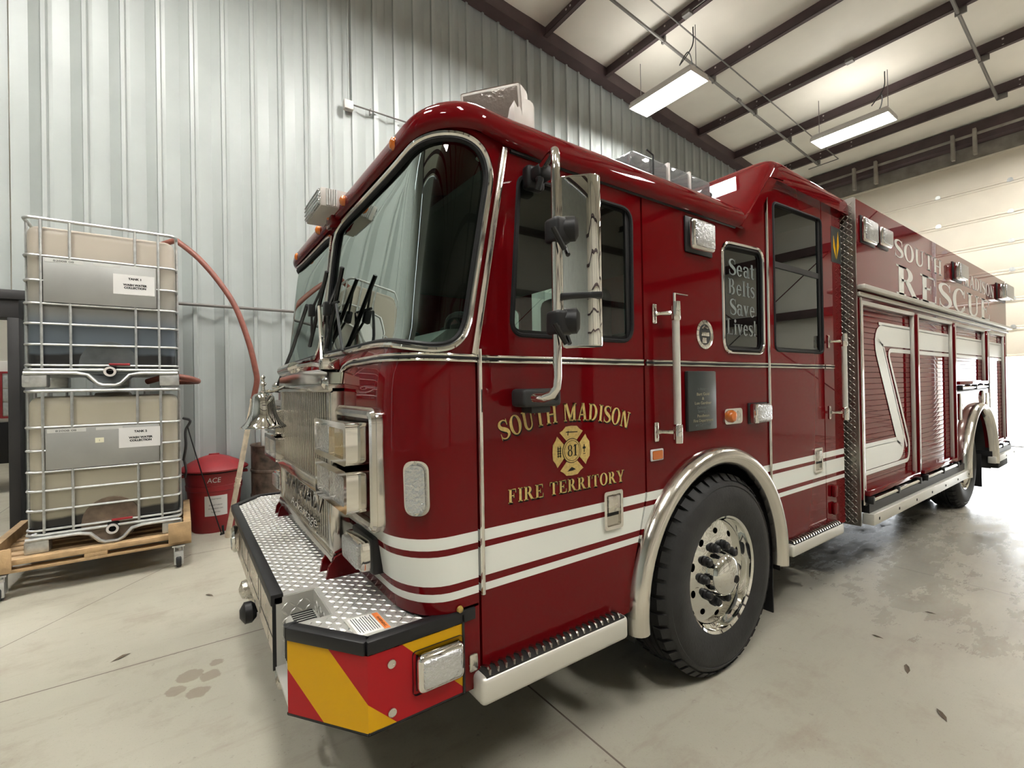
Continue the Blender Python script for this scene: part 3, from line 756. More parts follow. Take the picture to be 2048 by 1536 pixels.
GL = {
 'S': (.66, rib([(.58, .76), (.53, .90), (.36, .97), (.16, .90), (.10, .74), (.20, .59), (.38, .49), (.55, .37), (.60, .22), (.50, .08), (.32, .025), (.14, .09), (.07, .25)], [.03, .06, .06, .12, .18, .20, .22, .20, .17, .10, .06, .06, .03]) + tri((.56, .68), (.61, .68), (.60, 1.0), (.57, 1.0)) + tri((.05, .33), (.09, .33), (.08, 0), (.05, 0))),
 'O': (.84, ring(.42, .5, .40, .52, .19, .06)),
 'U': (.84, vb(.10, .18, .3) + ser(.02, .36, 1-SF) + vb(.62, .09, .3) + ser(.54, .80, 1-SF) + ring(.405, .32, .305, .34, .18, .09, 180, 270, 10) + ring(.405, .32, .305, .34, .09, .09, 270, 360, 10)),
 'T': (.76, stem(.29, .18) + hb(.03, .73, .93, .07) + tri((.03, 1), (.09, 1), (.06, .70), (.03, .70)) + tri((.67, 1), (.73, 1), (.73, .70), (.70, .70))),
 'H': (.90, stem(.10, .18) + stem(.60, .18) + hb(.2, .7, .47, .07)),
 'M': (1.10, stem(.10, .08) + vb(.78, .19) + ser(.70, 1.05, 0) + ser(.78, 1.05, 1-SF) + ser(.02, .25, 1-SF) + dg(.48, .0, .12, 1, .20) + dg(.50, 0, .80, 1, .09)),
 'A': (.86, dg(.06, 0, .38, 1, .08) + dg(.58, 0, .34, 1, .20) + hb(.2, .66, .30, .07) + ser(0, .26, 0) + ser(.48, .86, 0)),
 'D': (.84, stem(.10, .18, e=.07) + ring(.30, .5, .48, .5, .19, .07, -90, 90, 18) + hb(.18, .32, 0, .07) + hb(.18, .32, .93, .07)),
 'I': (.42, stem(.12, .18)),
 'N': (.90, stem(.11, .08) + vb(.68, .08) + ser(.58, .86, 1-SF) + ser(0.02, .22, 1-SF) + dg(.56, 0, .10, 1, .21)),
 'F': (.70, stem(.10, .18) + hb(.2, .63, .93, .07) + hb(.2, .48, .48, .07) + tri((.57, 1), (.63, 1), (.63, .70), (.60, .70)) + tri((.44, .36), (.48, .36), (.48, .66), (.45, .66))),
 'E': (.76, stem(.10, .18) + hb(.2, .66, .93, .07) + hb(.2, .70, 0, .07) + hb(.2, .48, .48, .07) + tri((.60, 1), (.66, 1), (.66, .70), (.63, .70)) + tri((.64, 0), (.70, 0), (.71, .32), (.68, .32)) + tri((.44, .36), (.48, .36), (.48, .66), (.45, .66))),
 'R': (.86, stem(.10, .18) + ring(.36, .74, .27, .26, .18, .07, -90, 90, 14) + hb(.2, .38, .48, .07) + hb(.2, .38, .93, .07) + dg(.60, 0, .32, .5, .20) + ser(.60, .86, 0)),
 'Y': (.82, vb(.33, .18, 0, .45) + ser(.25, .59, 0) + dg(.33, .40, .04, 1, .20) + dg(.42, .40, .66, 1, .09) + ser(-.02, .32, 1-SF) + ser(.56, .82, 1-SF)),
 'C': (.80, ring(.42, .5, .40, .52, .19, .06, 38, 322, 24) + tri((.66, .66), (.73, .66), (.73, 1.0), (.69, 1.0)) + tri((.66, .30), (.74, .34), (.72, .10), (.66, .12))),
 'B': (.80, stem(.10, .18, e=.07) + ring(.36, .75, .27, .25, .18, .07, -90, 90, 14) + ring(.38, .27, .33, .27, .19, .07, -90, 90, 14) + hb(.2, .40, .48, .07) + hb(.2, .40, .93, .07) + hb(.2, .40, 0, .07)),
 'L': (.72, stem(.10, .18, e=.07) + hb(.2, .66, 0, .07) + tri((.60, 0), (.66, 0), (.69, .34), (.65, .34))),
 'e': (.60, ring(.30, .34, .27, .35, .15, .06, 20, 320, 22) + hb(.12, .56, .34, .07)),
 'a': (.62, ring(.27, .22, .24, .23, .15, .06) + vb(.40, .16, .05, .52) + rib([(.08, .50), (.14, .64), (.30, .67), (.46, .60), (.48, .45)], [.14, .10, .07, .12, .16]) + hb(.42, .64, 0, .07)),
 't': (.44, vb(.13, .17, .08, .92) + hb(.02, .42, .62, .07) + rib([(.215, .14), (.27, .04), (.36, .03), (.43, .10)], [.17, .12, .07, .03])),
 'l': (.36, stem(.10, .17, 0, 1.0, .06)),
 's': (.52, rib([(.44, .54), (.40, .64), (.26, .67), (.13, .61), (.10, .50), (.22, .40), (.36, .31), (.43, .19), (.36, .06), (.22, .02), (.10, .07), (.06, .17)], [.03, .06, .06, .10, .14, .17, .17, .14, .10, .06, .06, .03])),
 'v': (.62, dg(.24, 0, .04, .69, .18) + dg(.26, 0, .46, .69, .09) + hb(0, .28, .63, .06) + hb(.40, .60, .63, .06)),
 'i': (.36, stem(.10, .17, 0, .69, .06) + ring(.185, .86, .11, .11, .11, .11, n=14)),
 '!': (.34, tri((.14, .28), (.20, .28), (.26, 1.0), (.08, 1.0)) + ring(.17, .1, .1, .1, .1, .1, n=14)),
 '8': (.66, ring(.33, .75, .24, .26, .13, .06) + ring(.33, .27, .29, .29, .15, .06)),
 '1': (.46, stem(.16, .17, 0, 1, .09) + tri((.02, .78), (.02, .84), (.20, 1.0), (.20, .90))),
 ' ': (.36, []),
}
def line_w(t, sp=.06): return sum(GL[c][0]+sp for c in t) - sp
def letters(mb, text, h, place, x0=0., sp=.06, th=.0012, wscale=1.):
    """place(a, b, t) -> point, a along the line in metres, b up"""
    x = x0
    for c in text:
        w, polys = GL[c]
        for pl in polys:
            pl = [(x + p[0]*h*wscale, p[1]*h) for p in pl]
            mb.prism(pl, place, 0, th)
        x += (w+sp)*h*wscale
    return x
def sans(body, size, place, th=.0008, width=None, shear=0., align='CENTER', bold=0.):
    """plain lettering from the built-in typeface, laid on a surface by place(a, b, t)"""
    cu = bpy.data.curves.new('t', 'FONT'); cu.body = body; cu.size = size; cu.extrude = th/2; cu.resolution_u = 3; cu.shear = shear; cu.align_x = align; cu.space_line = 1.05; cu.offset = bold
    ob = bpy.data.objects.new('t', cu); COL.objects.link(ob); dg_ = bpy.context.evaluated_depsgraph_get()
    me = bpy.data.meshes.new_from_object(ob.evaluated_get(dg_)); bpy.data.objects.remove(ob); bpy.data.curves.remove(cu)
    xs = [v.co.x for v in me.vertices]; k = (width/(max(xs)-min(xs))) if width else 1.
    for v in me.vertices: v.co = place(v.co.x*k, v.co.y, v.co.z + th/2)
    mb = MB(); mb.bm.from_mesh(me); bpy.data.meshes.remove(me); return mb
def onside(x, z, y=-.0012): return lambda a, b, t: Vector((x+a, y-t, z+b))

# ------------------------------------------------------------------ grille
GY0, GY1, GX = .55, 1.83, .49       # sides of the grille and its front plane
def loopX(x, l): return [(x, a, b) for a, b in l]
m = MB()
m.box(GX, .56, .60, .675, 1.085, 1.515, .012); m.box(GX, .56, 1.705, 1.78, 1.085, 1.515, .012)
m.box(GX-.012, .56, .585, 1.795, 1.035, 1.105, .018); m.box(GX-.01, .565, .60, 1.78, 1.49, 1.525, .008)
m.box(GX-.012, .56, .585, 1.795, .80, .862, .018); m.box(GX-.006, .56, .585, .655, .82, 1.07, .012); m.box(GX-.006, .56, 1.725, 1.795, .82, 1.07, .012)
gr = part(m, 'grille_frame', M['chrome2'])
m = MB(); m.box(.535, .56, .62, 1.76, .85, 1.51); m.build('grille_backing', M['dark'], gr)
m = MB()
for k in range(26):
    y = lerp(.69, 1.69, k/25); m.mi = 1; m.box(GX+.013, GX+.036, y-.0098, y+.0098, 1.10, 1.497); m.mi = 0; m.box(GX+.006, GX+.0135, y-.0105, y+.0105, 1.10, 1.497, .003, 2)  # bar bodies coloured black in place of the shade between bars
m.build('grille_bars', [M['grille'], M['ink']], gr)
m = MB()
for k in range(26):
    y = lerp(.69, 1.69, k/25); m.mi = 1; m.box(GX+.015, GX+.036, y-.0098, y+.0098, .86, 1.04); m.mi = 0; m.box(GX+.008, GX+.0155, y-.0105, y+.0105, .86, 1.04, .003, 2)  # black bodies again stand in for shade in the slots
m.build('lower_grille_bars', [M['grille'], M['ink']], gr)
fx = lambda y, z: (lambda a, b, t: Vector((GX+.004-t, y-a, z+b)))
sans('SPARTAN', .125, fx(1.19, .965), .012, .84, .25).build('nameplate', M['chrome'], gr)
sans('Advantage', .075, fx(1.14, .885), .012, .60, .35).build('nameplate_script', M['chrome'], gr)
m = MB(); m.prism([(.60, 1.525), (1.78, 1.525), (1.75, 1.572), (1.60, 1.588), (1.19, 1.592), (.78, 1.588), (.63, 1.572)], faceX(GX-.005), 0, .085); part(m, 'grille_cap', M['chrome'])
m = MB(); m.tube([(.50, .74, 1.605), (.49, .9, 1.618), (.49, 1.19, 1.622), (.49, 1.5, 1.618), (.50, 1.66, 1.605)], .011, 8)
m.tube([(.49, 1.33, 1.618), (.49, 1.66, 1.612)], .033, 12)
for y in (.74, 1.28, 1.68): m.box(.485, .56, y-.03, y+.03, 1.585, 1.635, .008)
part(m, 'wiper_linkage_rail', M['chrome'])
# ------------------------------------------------------------------ headlights
def headlight(s):
    Y = (lambda y: y) if s > 0 else (lambda y: TW - y)
    o = rrect(.160, .80, 1.012, 1.437, .055); i_ = rrect(.215, .745, 1.050, 1.395, .03); 
    fp = lambda a, b, t: Vector((.525+t, Y(a), b))
    m = MB(); m.panel(o, [i_], fp, .03); bz = None
    m.tube([fp(a, b, .0) for a, b in offset(o, -.024)], .018, 8, True)
    bz = part(m, 'headlight_bezel', M['chrome2'])
    m = MB(); m.panel(offset(i_, .004), [], lambda a, b, t: fp(a, b, .024), .004); m.build('bezel_recess', M['chrome2'], bz)
    for z0, z1, k in ((1.238, 1.386, 0), (1.075, 1.222, 1)):
        m = MB(); f2 = lambda a, b, t: Vector((.448+t, Y(a), b))
        oo = rrect(.245, .690, z0, z1, .022); l1 = rrect(.275, .462, z0+.022, z1-.022, .014); l2 = rrect(.474, .662, z0+.022, z1-.022, .014)
        m.panel(oo, [l1, l2], f2, .10); m.build('headlight_housing', M['chrome'], bz)
        for j, l in enumerate((l1, l2)):
            mm = M['amberd'] if (k == 0 and j == 0) else M['lensbox']
            m = MB(); m.panel(offset(l, .002), [], lambda a, b, t: f2(a, b, .010+t), .006); m.build('headlight_lens', mm, bz, 'dark amber lens' if (k == 0 and j == 0) else None)
headlight(1); headlight(-1)
def frontmarker(s):
    Y = (lambda y: y) if s > 0 else (lambda y: TW - y)
    m = MB(); m.box(.497, .56, min(Y(.262), Y(.468)), max(Y(.262), Y(.468)), .862, .968, .014); b = part(m, 'lower_warning_light', M['chrome'])
    m = MB(); m.box(.485, .50, min(Y(.275), Y(.455)), max(Y(.275), Y(.455)), .874, .956, .007); m.build('lens', M['lensbox'], b)
    m = MB(); m.box(.532, .58, min(Y(.245), Y(.485)), max(Y(.245), Y(.485)), .85, .98, .012); m.build('gasket', M['black'], b)
frontmarker(1); frontmarker(-1)
# oval marker light on the rounded corner
m = MB(); of = rrect(.18, .235, 1.107, 1.257, .027, 8)
cu_, cz_ = .205, 1.182
m.panel(rrect(.168, .246, 1.094, 1.270, .036, 8), [], wrap(.012), .012); v = part(m, 'corner_marker_light', M['chrome'])
m = MB(); m.panel(of, [], wrap(.026), .014); m.build('lens', M['lensbox'], v)
m = MB()
for z in (1.102, 1.262): m.lathe([(.006, 0), (.006, .004)], wrap(.012)(.207, z, 0), nrm(.207, z)*_nf, 8)
m.build('screw', M['steel'], v)
# ------------------------------------------------------------------ wipers
def wiper(path, b0, b1, pm, piv):
    m = MB(); m.tube(path, .010, 8); a = part(m, 'wiper_arm', pm)
    m = MB(); m.tube([b0, b1], .010, 6); 
    d = Vector(b1)-Vector(b0); mid_ = (Vector(b0)+Vector(b1))/2 + Vector((-.03, 0, 0))
    m.tube([Vector(b0)+d*.12, mid_, Vector(b1)-d*.12], .006, 6); m.box(mid_.x-.015, mid_.x+.015, mid_.y-.02, mid_.y+.02, mid_.z-.03, mid_.z+.03, .005)
    m.build('wiper_blade', M['black'], a)
    m = MB(); m.lathe([(.035, -.03), (.04, 0), (.03, .03), (.012, .045)], piv, (-1, 0, .15), 14); m.build('pivot_cap', M['chrome'], a)
wiper([(.50, .70, 1.52), (.52, .84, 1.555), (.545, .997, 1.90)], (.575, .709, 2.03), (.565, .955, 1.70), M['chrome'], (.515, .66, 1.525))
wiper([(.50, 1.93, 1.53), (.535, 1.62, 1.74), (.55, 1.288, 1.95)], (.58, .988, 2.07), (.565, 1.31, 1.735), M['black'], (.515, 1.95, 1.52))
m = MB(); m.tube([(.55, .718, 1.87), (.54, .60, 1.66)], .006, 6); m.tube([(.55, .97, 1.9), (.56, .72, 1.88)], .006, 6); part(m, 'wiper_parallel_arm', M['black'])
m = MB(); m.box(.49, .56, .60, .70, 1.485, 1.515, .008); m.box(.49, .56, 1.88, 2.0, 1.485, 1.515, .008); part(m, 'wiper_bracket', M['black'])
# ------------------------------------------------------------------ bumper
BZ0, BZ1 = .497, .755
BO = [(.760, .02), (.430, .0), (.262, .235), (.262, .50), (.405, .50), (.405, .26), (.30, .26)]  # not used as a loop
outl = [(.80, .0), (.432, .0), (.262, .238), (.262, TW-.238), (.432, TW), (.80, TW)]
notch = [(.262, .238), (.262, .262), (.400, .262), (.400, .515), (.262, .515)]
full = [(.80, .012), (.436, .012), (.272, .238), (.272, .262), (.400, .262), (.400, .515), (.272, .515), (.272, TW-.238), (.436, TW-.012), (.80, TW-.012)]
m = MB(); m.prism(full, lambda a, b, t: Vector((a, b, t)), BZ0, BZ1-.004); bp = part(m, 'bumper', M['bumper'])
def lug(mb, c, ang, l=.026, w=.0075, h=.0028, up=Vector((0, 0, 1)), e1=Vector((1, 0, 0)), e2=Vector((0, 1, 0))):
    d = e1*math.cos(ang)+e2*math.sin(ang); n_ = up.cross(d); c = Vector(c)
    vs = [c-d*l/2, c-n_*w/2, c+d*l/2, c+n_*w/2, c+up*h-d*l*.22, c+up*h+d*l*.22]
    return vs, [(0, 1, 4), (1, 2, 5), (1, 5, 4), (2, 3, 5), (3, 0, 4), (3, 4, 5)]
def plate(outline, f2, up, e1, e2, pitch, holes=(), l=.03, w=.009, h=.003):
    a0 = min(p[0] for p in outline); a1 = max(p[0] for p in outline); b0 = min(p[1] for p in outline); b1 = max(p[1] for p in outline)
    VS, FS = [], []; i = 0; a = a0
    while a < a1:
        j = 0; b = b0
        while b < b1:
            q = (a, b)
            if inside(q, outline) and edist(q, outline) > .014 and not any(inside(q, hh) for hh in holes):
                v, f = lug(None, f2(a, b, 0), R(45 if (i+j) % 2 else -45), l, w, h, up, e1, e2); k = len(VS); VS += v; FS += [tuple(k+x for x in ff) for ff in f]
            b += pitch; j += 1
        a += pitch; i += 1
    return VS, FS
deck = [(.63, .02), (.63, .03), (.66, .02), (.80, .016), (.434, .016)]
deck = [(.79, .014), (.437, .014), (.275, .238), (.275, .262), (.400, .262), (.400, .515), (.275, .515), (.275, TW-.238), (.437, TW-.014), (.79, TW-.014)]
m = MB(); m.panel(deck, [], flatZ(BZ1), .004); m.verts_faces(*plate(deck, flatZ(BZ1), Vector((0, 0, 1)), Vector((1, 0, 0)), Vector((0, 1, 0)), .0245))
part(m, 'bumper_deck', M['alu'], angle=20)
# recess with its louvred speaker
m = MB()
m.box(.396, .3995, .264, .513, BZ0, BZ1-.002); m.box(.275, .397, .2625, .266, BZ0, BZ1-.002); m.box(.264, .397, .511, .5145, BZ0, BZ1-.002); m.box(.264, .398, .264, .513, BZ0, BZ0+.012)
for (pl, f2, up, e1, e2) in (([(.27, .51), (.395, .51), (.395, .745), (.27, .745)], lambda a, b, t: Vector((a, .5108, b)), Vector((0, -1, 0)), Vector((1, 0, 0)), Vector((0, 0, 1))), ([(.27, .51), (.51, .51), (.51, .745), (.27, .745)], lambda a, b, t: Vector((.3958, a, b)), Vector((-1, 0, 0)), Vector((0, 1, 0)), Vector((0, 0, 1)))):
    m.verts_faces(*plate(pl, f2, up, e1, e2, .026))
part(m, 'bumper_recess', M['alu'], angle=20)
m = MB(); m.box(.282, .385, .272, .43, .53, .722, .02, 3); sp_ = part(m, 'siren_speaker', M['alu'])
m = MB()
for k in range(8):
    y = .29 + k*.017
    m.box(.30, .37, y, y+.008, .7205, .7232); m.box(.2805, .284, y, y+.008, .58, .70)
m.build('louvre_slot', M['ink'], sp_)
# rubber edging, reflective corner, screws
def strip(mb, pts, w, z0, z1, th=.014):
    """band along a plan polyline (left side outside)"""
    for (a, b) in zip(pts[:-1], pts[1:]):
        d = (Vector(b)-Vector(a)); L_ = d.length; ang = math.atan2(d.y, d.x)
        mb.box(-.004, L_+.004, -w/2, w/2, z0, z1, .004, 2, mat=Matrix.Translation((a[0], a[1], 0)) @ Matrix.Rotation(ang, 4, 'Z'))
m = MB()
strip(m, [(.79, .012), (.434, .012), (.272, .240), (.272, .262)], .040, BZ1-.028, BZ1+.012); part(m, 'rubber_edging', M['black'])
m = MB(); strip(m, [(.272, .515), (.272, TW-.24)], .042, BZ1-.028, BZ1+.012); part(m, 'rubber_edging', M['black'])
m = MB(); strip(m, [(.272, TW-.24), (.434, TW-.012), (.79, TW-.012)], .040, BZ1-.028, BZ1+.012); part(m, 'rubber_edging', M['black'])
m = MB(); m.box(.256, .268, .510, .519, BZ0, BZ1-.02); part(m, 'black_edge_strip', M['black'])
m = MB(); m.box(.742, .75, -.008, .01, BZ0, BZ1); strip(m, [(.75, -.002), (.432, -.002), (.260, .238)], .004, BZ0-.004, BZ0+.006); part(m, 'black_edge_strip', M['black'])
L1_ = math.hypot(.432-.260, .240)
def chev(a, b, t):
    if a <= L1_:
        k = a/L1_; p = Vector((lerp(.260, .432, k), lerp(.238, -.002, k), b)); nn = Vector((-.813, -.582, 0))
    else: p = Vector((.432+a-L1_, -.002, b)); nn = Vector((0, -1, 0))
    return p + nn*(.002-t)
zt_ = BZ1-.03
def chevm(c): s_ = c[0] - (zt_-c[1]); return 0 if (-.088 < s_ <= .155) or (.40 < s_ <= .65) else 1
ln = []
for s0 in (-.088, .155, .40, .65):
    pass
m = MB()
LW = L1_+.31
cuts = [0, L1_, LW]
def clipband(s0, s1, a0, a1):
    """part of the diagonal band s0..s1 (measured on the top edge) lying between a0 and a1"""
    poly = [(a0, BZ0+.004), (a1, BZ0+.004), (a1, zt_), (a0, zt_)]
    for sgn, s_ in ((1, s0), (-1, s1)):
        out = []
        fval = lambda p: sgn*((p[0]-(zt_-p[1])) - s_)
        for i in range(len(poly)):
            p, q = poly[i], poly[(i+1) % len(poly)]; fp_, fq = fval(p), fval(q)
            if fp_ >= 0: out.append(p)
            if fp_*fq < 0:
                t = fp_/(fp_-fq); out.append((lerp(p[0], q[0], t), lerp(p[1], q[1], t)))
        poly = out
        if len(poly) < 3: return None
    return poly
for k, (s0, s1) in enumerate(((-.40, -.088), (-.088, .155), (.155, .40), (.40, .70))):
    m.mi = k % 2
    for a0, a1 in ((0, L1_), (L1_, LW)):
        q = clipband(s0, s1, a0, a1)
        if q: m.prism(q, chev, 0, .002)
part(m, 'reflective_chevron_panel', [M['redrefl'], M['yellow']], angle=0)
m = MB()
for a, z in ((L1_+.07, .68), (L1_+.07, .535)):
    m = MB(); m.lathe([(.013, 0), (.013, .004)], chev(a, z, 0), (0, -1, 0), 12); part(m, 'panel_screw', M['steel'])
for y, z in ((.246, .69), (.246, .56), (.55, .70), (.55, .58), (.75, .70), (1.38, .70)):
    m = MB(); m.lathe([(.012, 0), (.012, .006), (.006, .010)], (.272, y, z), (-1, 0, 0), 10); part(m, 'bumper_bolt', M['chrome'])
bl = None
m = MB(); m.box(.575, .738, -.040, .0, .565, .685, .022, 4); bl = part(m, 'bumper_side_light', M['chrome'])
m = MB(); m.box(.588, .726, -.046, -.02, .578, .672, .014, 4); m.build('lens', M['lensbox'], bl)
m = MB(); m.box(.568, .744, -.004, .002, .556, .692, .012, 3); m.build('gasket', M['black'], bl)
# warning placard on the deck
pc = [Vector((.415, .190, BZ1+.004)), Vector((.525, .180, BZ1+.004)), Vector((.527, .038, BZ1+.004)), Vector((.420, .046, BZ1+.004))]
def plc(a, b, t):  # a across (towards the side), b towards the front
    return pc[1].lerp(pc[2], a).lerp(pc[0].lerp(pc[3], a), b) + Vector((0, 0, t))
m = MB(); m.prism([(0, 0), (1, 0), (1, 1), (0, 1)], plc, 0, .002); w_ = part(m, 'warning_placard', M['aluw'])
m = MB(); m.prism([(.08, .05), (.92, .05), (.92, .22), (.08, .22)], plc, .002, .0026); m.build('placard_header', M['orange'], w_)
m = MB(); m.prism([(.08, .24), (.92, .24), (.92, .93), (.08, .93)], plc, .002, .0026); m.build('placard_sheet', M['paper'], w_)
sans('WARNING', .12, lambda a, b, t: plc(.56+a, .18-b*1., .0028+t), .0004, .55).build('placard_title', M['ink'], w_)
m = MB(); random.seed(3)
for k in range(9):
    b = .29+k*.068; x0 = .12+(.08 if k % 4 == 1 else 0); m.prism([(x0, b), (random.uniform(.75, .9), b), (.84, b+.02), (x0, b+.022)], plc, .0026, .003)
m.build('placard_text', M['ink'], w_)
# front face fittings: horn, round lights, tow rings
m = MB(); m.lathe([(.03, .0), (.05, -.02), (.05, -.05), (.02, -.07)], (.285, 1.235, .43), (1, 0, 0), 16); m.box(.28, .34, 1.21, 1.26, .43, .51); part(m, 'horn', M['black'])
m = MB(); m.lathe([(.01, -.06), (.045, -.045), (.055, 0), (.05, .03)], (.30, 1.57, .42), (1, 0, 0), 18); m.box(.29, .33, 1.54, 1.60, .42, .51); part(m, 'air_horn', M['steel'])
for y in (.72, TW-.72):
    m = MB(); m.tube([Vector((.33+.02*math.sin(2*PI*k/24), y+.085*math.cos(2*PI*k/24), .41+.085*math.sin(2*PI*k/24))) for k in range(24)], .016, 8, True); m.box(.31, .37, y-.03, y+.03, .47, .53, .005); part(m, 'tow_eye', M['chrome2'])
m = MB(); m.lathe([(.075, 0), (.078, -.02), (.06, -.032), (.055, -.026), (.001, -.03)], (.262, 1.86, .625), (1, 0, 0), 24); part(m, 'front_round_light', M['chrome'])
m = MB()
for (y0, y1) in ((.62, .95), (1.02, 1.35), (1.42, 1.72)):
    for z0, z1 in ((.56, .565), (.675, .68)): m.box(.2708, .274, y0, y1, z0, z1)
    m.box(.2708, .274, y0, y0+.004, .56, .68); m.box(.2708, .274, y1-.004, y1, .56, .68)
part(m, 'bumper_hatch_seam', M['dark'])
# red cab hinge brackets standing on the deck
for y in (.62, 1.75):
    m = MB()
    for dy in (-.05, .05): m.prism([(.455, BZ1), (.465, .80), (.49, .835), (.53, .848), (.60, .848), (.60, BZ1)], lambda a, b, t: Vector((a, y+dy+t, b)), -.007, .007)
    m.box(.50, .60, y-.045, y+.045, .80, .842, .005); part(m, 'cab_tilt_bracket', M['red'])
# ------------------------------------------------------------------ brow light, marker lights, roof lights
m = MB(); m.box(.565, .70, 1.02, 1.34, 2.40, 2.492, .006); b_ = part(m, 'brow_light', M['offwhite'])
m = MB(); m.box(.555, .57, 1.03, 1.33, 2.408, 2.484, .003)
m.build('lens', M['lensbox'], b_)
m = MB()
for k in range(5): m.box(.59+k*.011, .596+k*.011, 1.012, 1.03, 2.405, 2.487)
for k in range(4): m.box(.552, .57, 1.03, 1.33, 2.415+k*.02, 2.418+k*.02)
m.build('cooling_fin', M['galv'], b_)
m = MB(); m.box(.64, .70, 1.12, 1.24, 2.35, 2.41, .01); m.build('bracket', M['red'], b_)
for y in (.30, .94, 1.19, 1.44, 2.08):
    x = xfr(2.38) - .036 + (0 if .5 < y < 1.9 else .008)
    m = MB(); m.lathe([(.024, .02), (.026, 0), (.026, -.008), (.019, -.018), (.006, -.023)], (x+.004, y, 2.412), (1, 0, -.15), 14)
    part(m, 'roof_marker_light', M['amber'])
# floodlight on the roof
fl = empty('roof_floodlight', (1.12, .30, 2.50), truck); MT = Matrix.Translation((1.12, .30, 2.66)) @ Matrix.Rotation(R(38), 4, 'Z') @ Matrix.Rotation(R(-14), 4, 'Y')
m = MB(); m.box(-.07, .05, -.135, .135, -.095, .095, .025, 3, MT); m.box(.04, .11, -.11, .11, -.075, .075, .03, 3, MT); m.build('housing', M['offwhite'], fl)
m = MB(); m.box(-.078, -.066, -.118, .118, -.078, .078, .004, 2, MT); m.build('lens', M['floodlens'], fl)
m = MB(); m.box(-.074, -.062, -.13, .13, -.09, .09, .01, 2, MT); m.build('lens_frame', M['offwhite'], fl)
m = MB(); m.box(1.06, 1.2, .22, .40, 2.49, 2.56, .02); m.box(1.11, 1.23, .16, .38, 2.53, 2.70, .03); m.build('base', M['offwhite'], fl)
# clear light bar
lb = empty('roof_light_bar', (2.3, .35, 2.5), truck)
m = MB(); m.box(1.95, 2.66, .26, .52, 2.50, 2.60, .012); m.build('light_bar_base', M['black'], lb)
m = MB(); m.box(1.94, 2.24, .255, .525, 2.60, 2.735, .02, 3); m.box(2.255, 2.44, .255, .525, 2.60, 2.735, .014, 3); m.box(2.455, 2.67, .255, .525, 2.60, 2.735, .02, 3); m.build('clear_dome', M['lens'], lb)
m = MB()
for x in (2.0, 2.1, 2.3, 2.4, 2.5, 2.6): m.lathe([(.005, .02), (.05, -.01), (.052, -.014)], (x, .36, 2.665), (0, 1, 0), 14)
m.box(1.98, 2.63, .38, .42, 2.6, 2.70); m.build('reflector', M['chrome'], lb)
m = MB()
for x in (2.247, 2.447):
    m = MB(); m.box(x-.01, x+.01, .25, .53, 2.59, 2.74, .003); m.build('divider', M['offwhite'], lb)
m = MB(); m.tube([(2.07, .25, 2.56), (2.10, .245, 2.60), (2.10, .245, 2.74), (2.05, .25, 2.76)], .005, 6); m.build('wire_guard', M['black'], lb)
# ------------------------------------------------------------------ wheels
TR = .508
def ann_f(x, y0, z, s):
    """polar map: a = angle (radians), b = radius; t = depth inwards"""
    return lambda a, b, t: Vector((x + b*math.cos(a), y0 + t*s, z + b*math.sin(a)))
def tire(x, yo, s, w=.285):
    m = MB(); prof = [(.296, .012), (.315, .004), (.345, -.004), (.385, -.012), (.43, -.010), (.452, .002), (.456, -.001), (.470, .006), (.485, .020), (.497, .042), (TR-.002, .06)]
    grooves = []
    for g0 in (.095, .140, .185): grooves += [(TR, g0-.008), (TR-.013, g0-.005), (TR-.013, g0+.005), (TR, g0+.008)]
    prof = prof + grooves + [(TR-.002, w-.06), (.497, w-.042), (.47, w-.006), (.385, w+.012), (.315, w), (.296, w-.012)]
    m.lathe(prof, (x, yo, TR), (0, s, 0), 72, False)
    vs, fs = [], []
    n = 44
    for k in range(n):       # shoulder lugs
        for (d0, d1, ph) in ((.012, .078, 0), (w-.078, w-.012, .5)):
            a0 = 2*PI*(k+ph)/n; a1 = a0 + 2*PI/n*.70; am = .012 if d0 < .1 else -.012
            b = len(vs)
            for a, dd in ((a0, 0), (a1, 0)):
                for r_, d in ((.484, d0-.004 if d0 < .1 else d0), (TR+.006, d0+.026 if d0 < .1 else d0), (TR+.006, d1 if d0 < .1 else d1-.026), (.484, d1 if d0 < .1 else d1+.004)):
                    vs.append(Vector((x+r_*math.cos(a), yo+s*d, TR+r_*math.sin(a))))
            fs += [(b, b+1, b+5, b+4), (b+1, b+2, b+6, b+5), (b+2, b+3, b+7, b+6), (b, b+1, b+2, b+3), (b+4, b+5, b+6, b+7), (b, b+3, b+7, b+4)]
    m.verts_faces(vs, fs, True)
    return part(m, 'tire', M['tire'], angle=30)
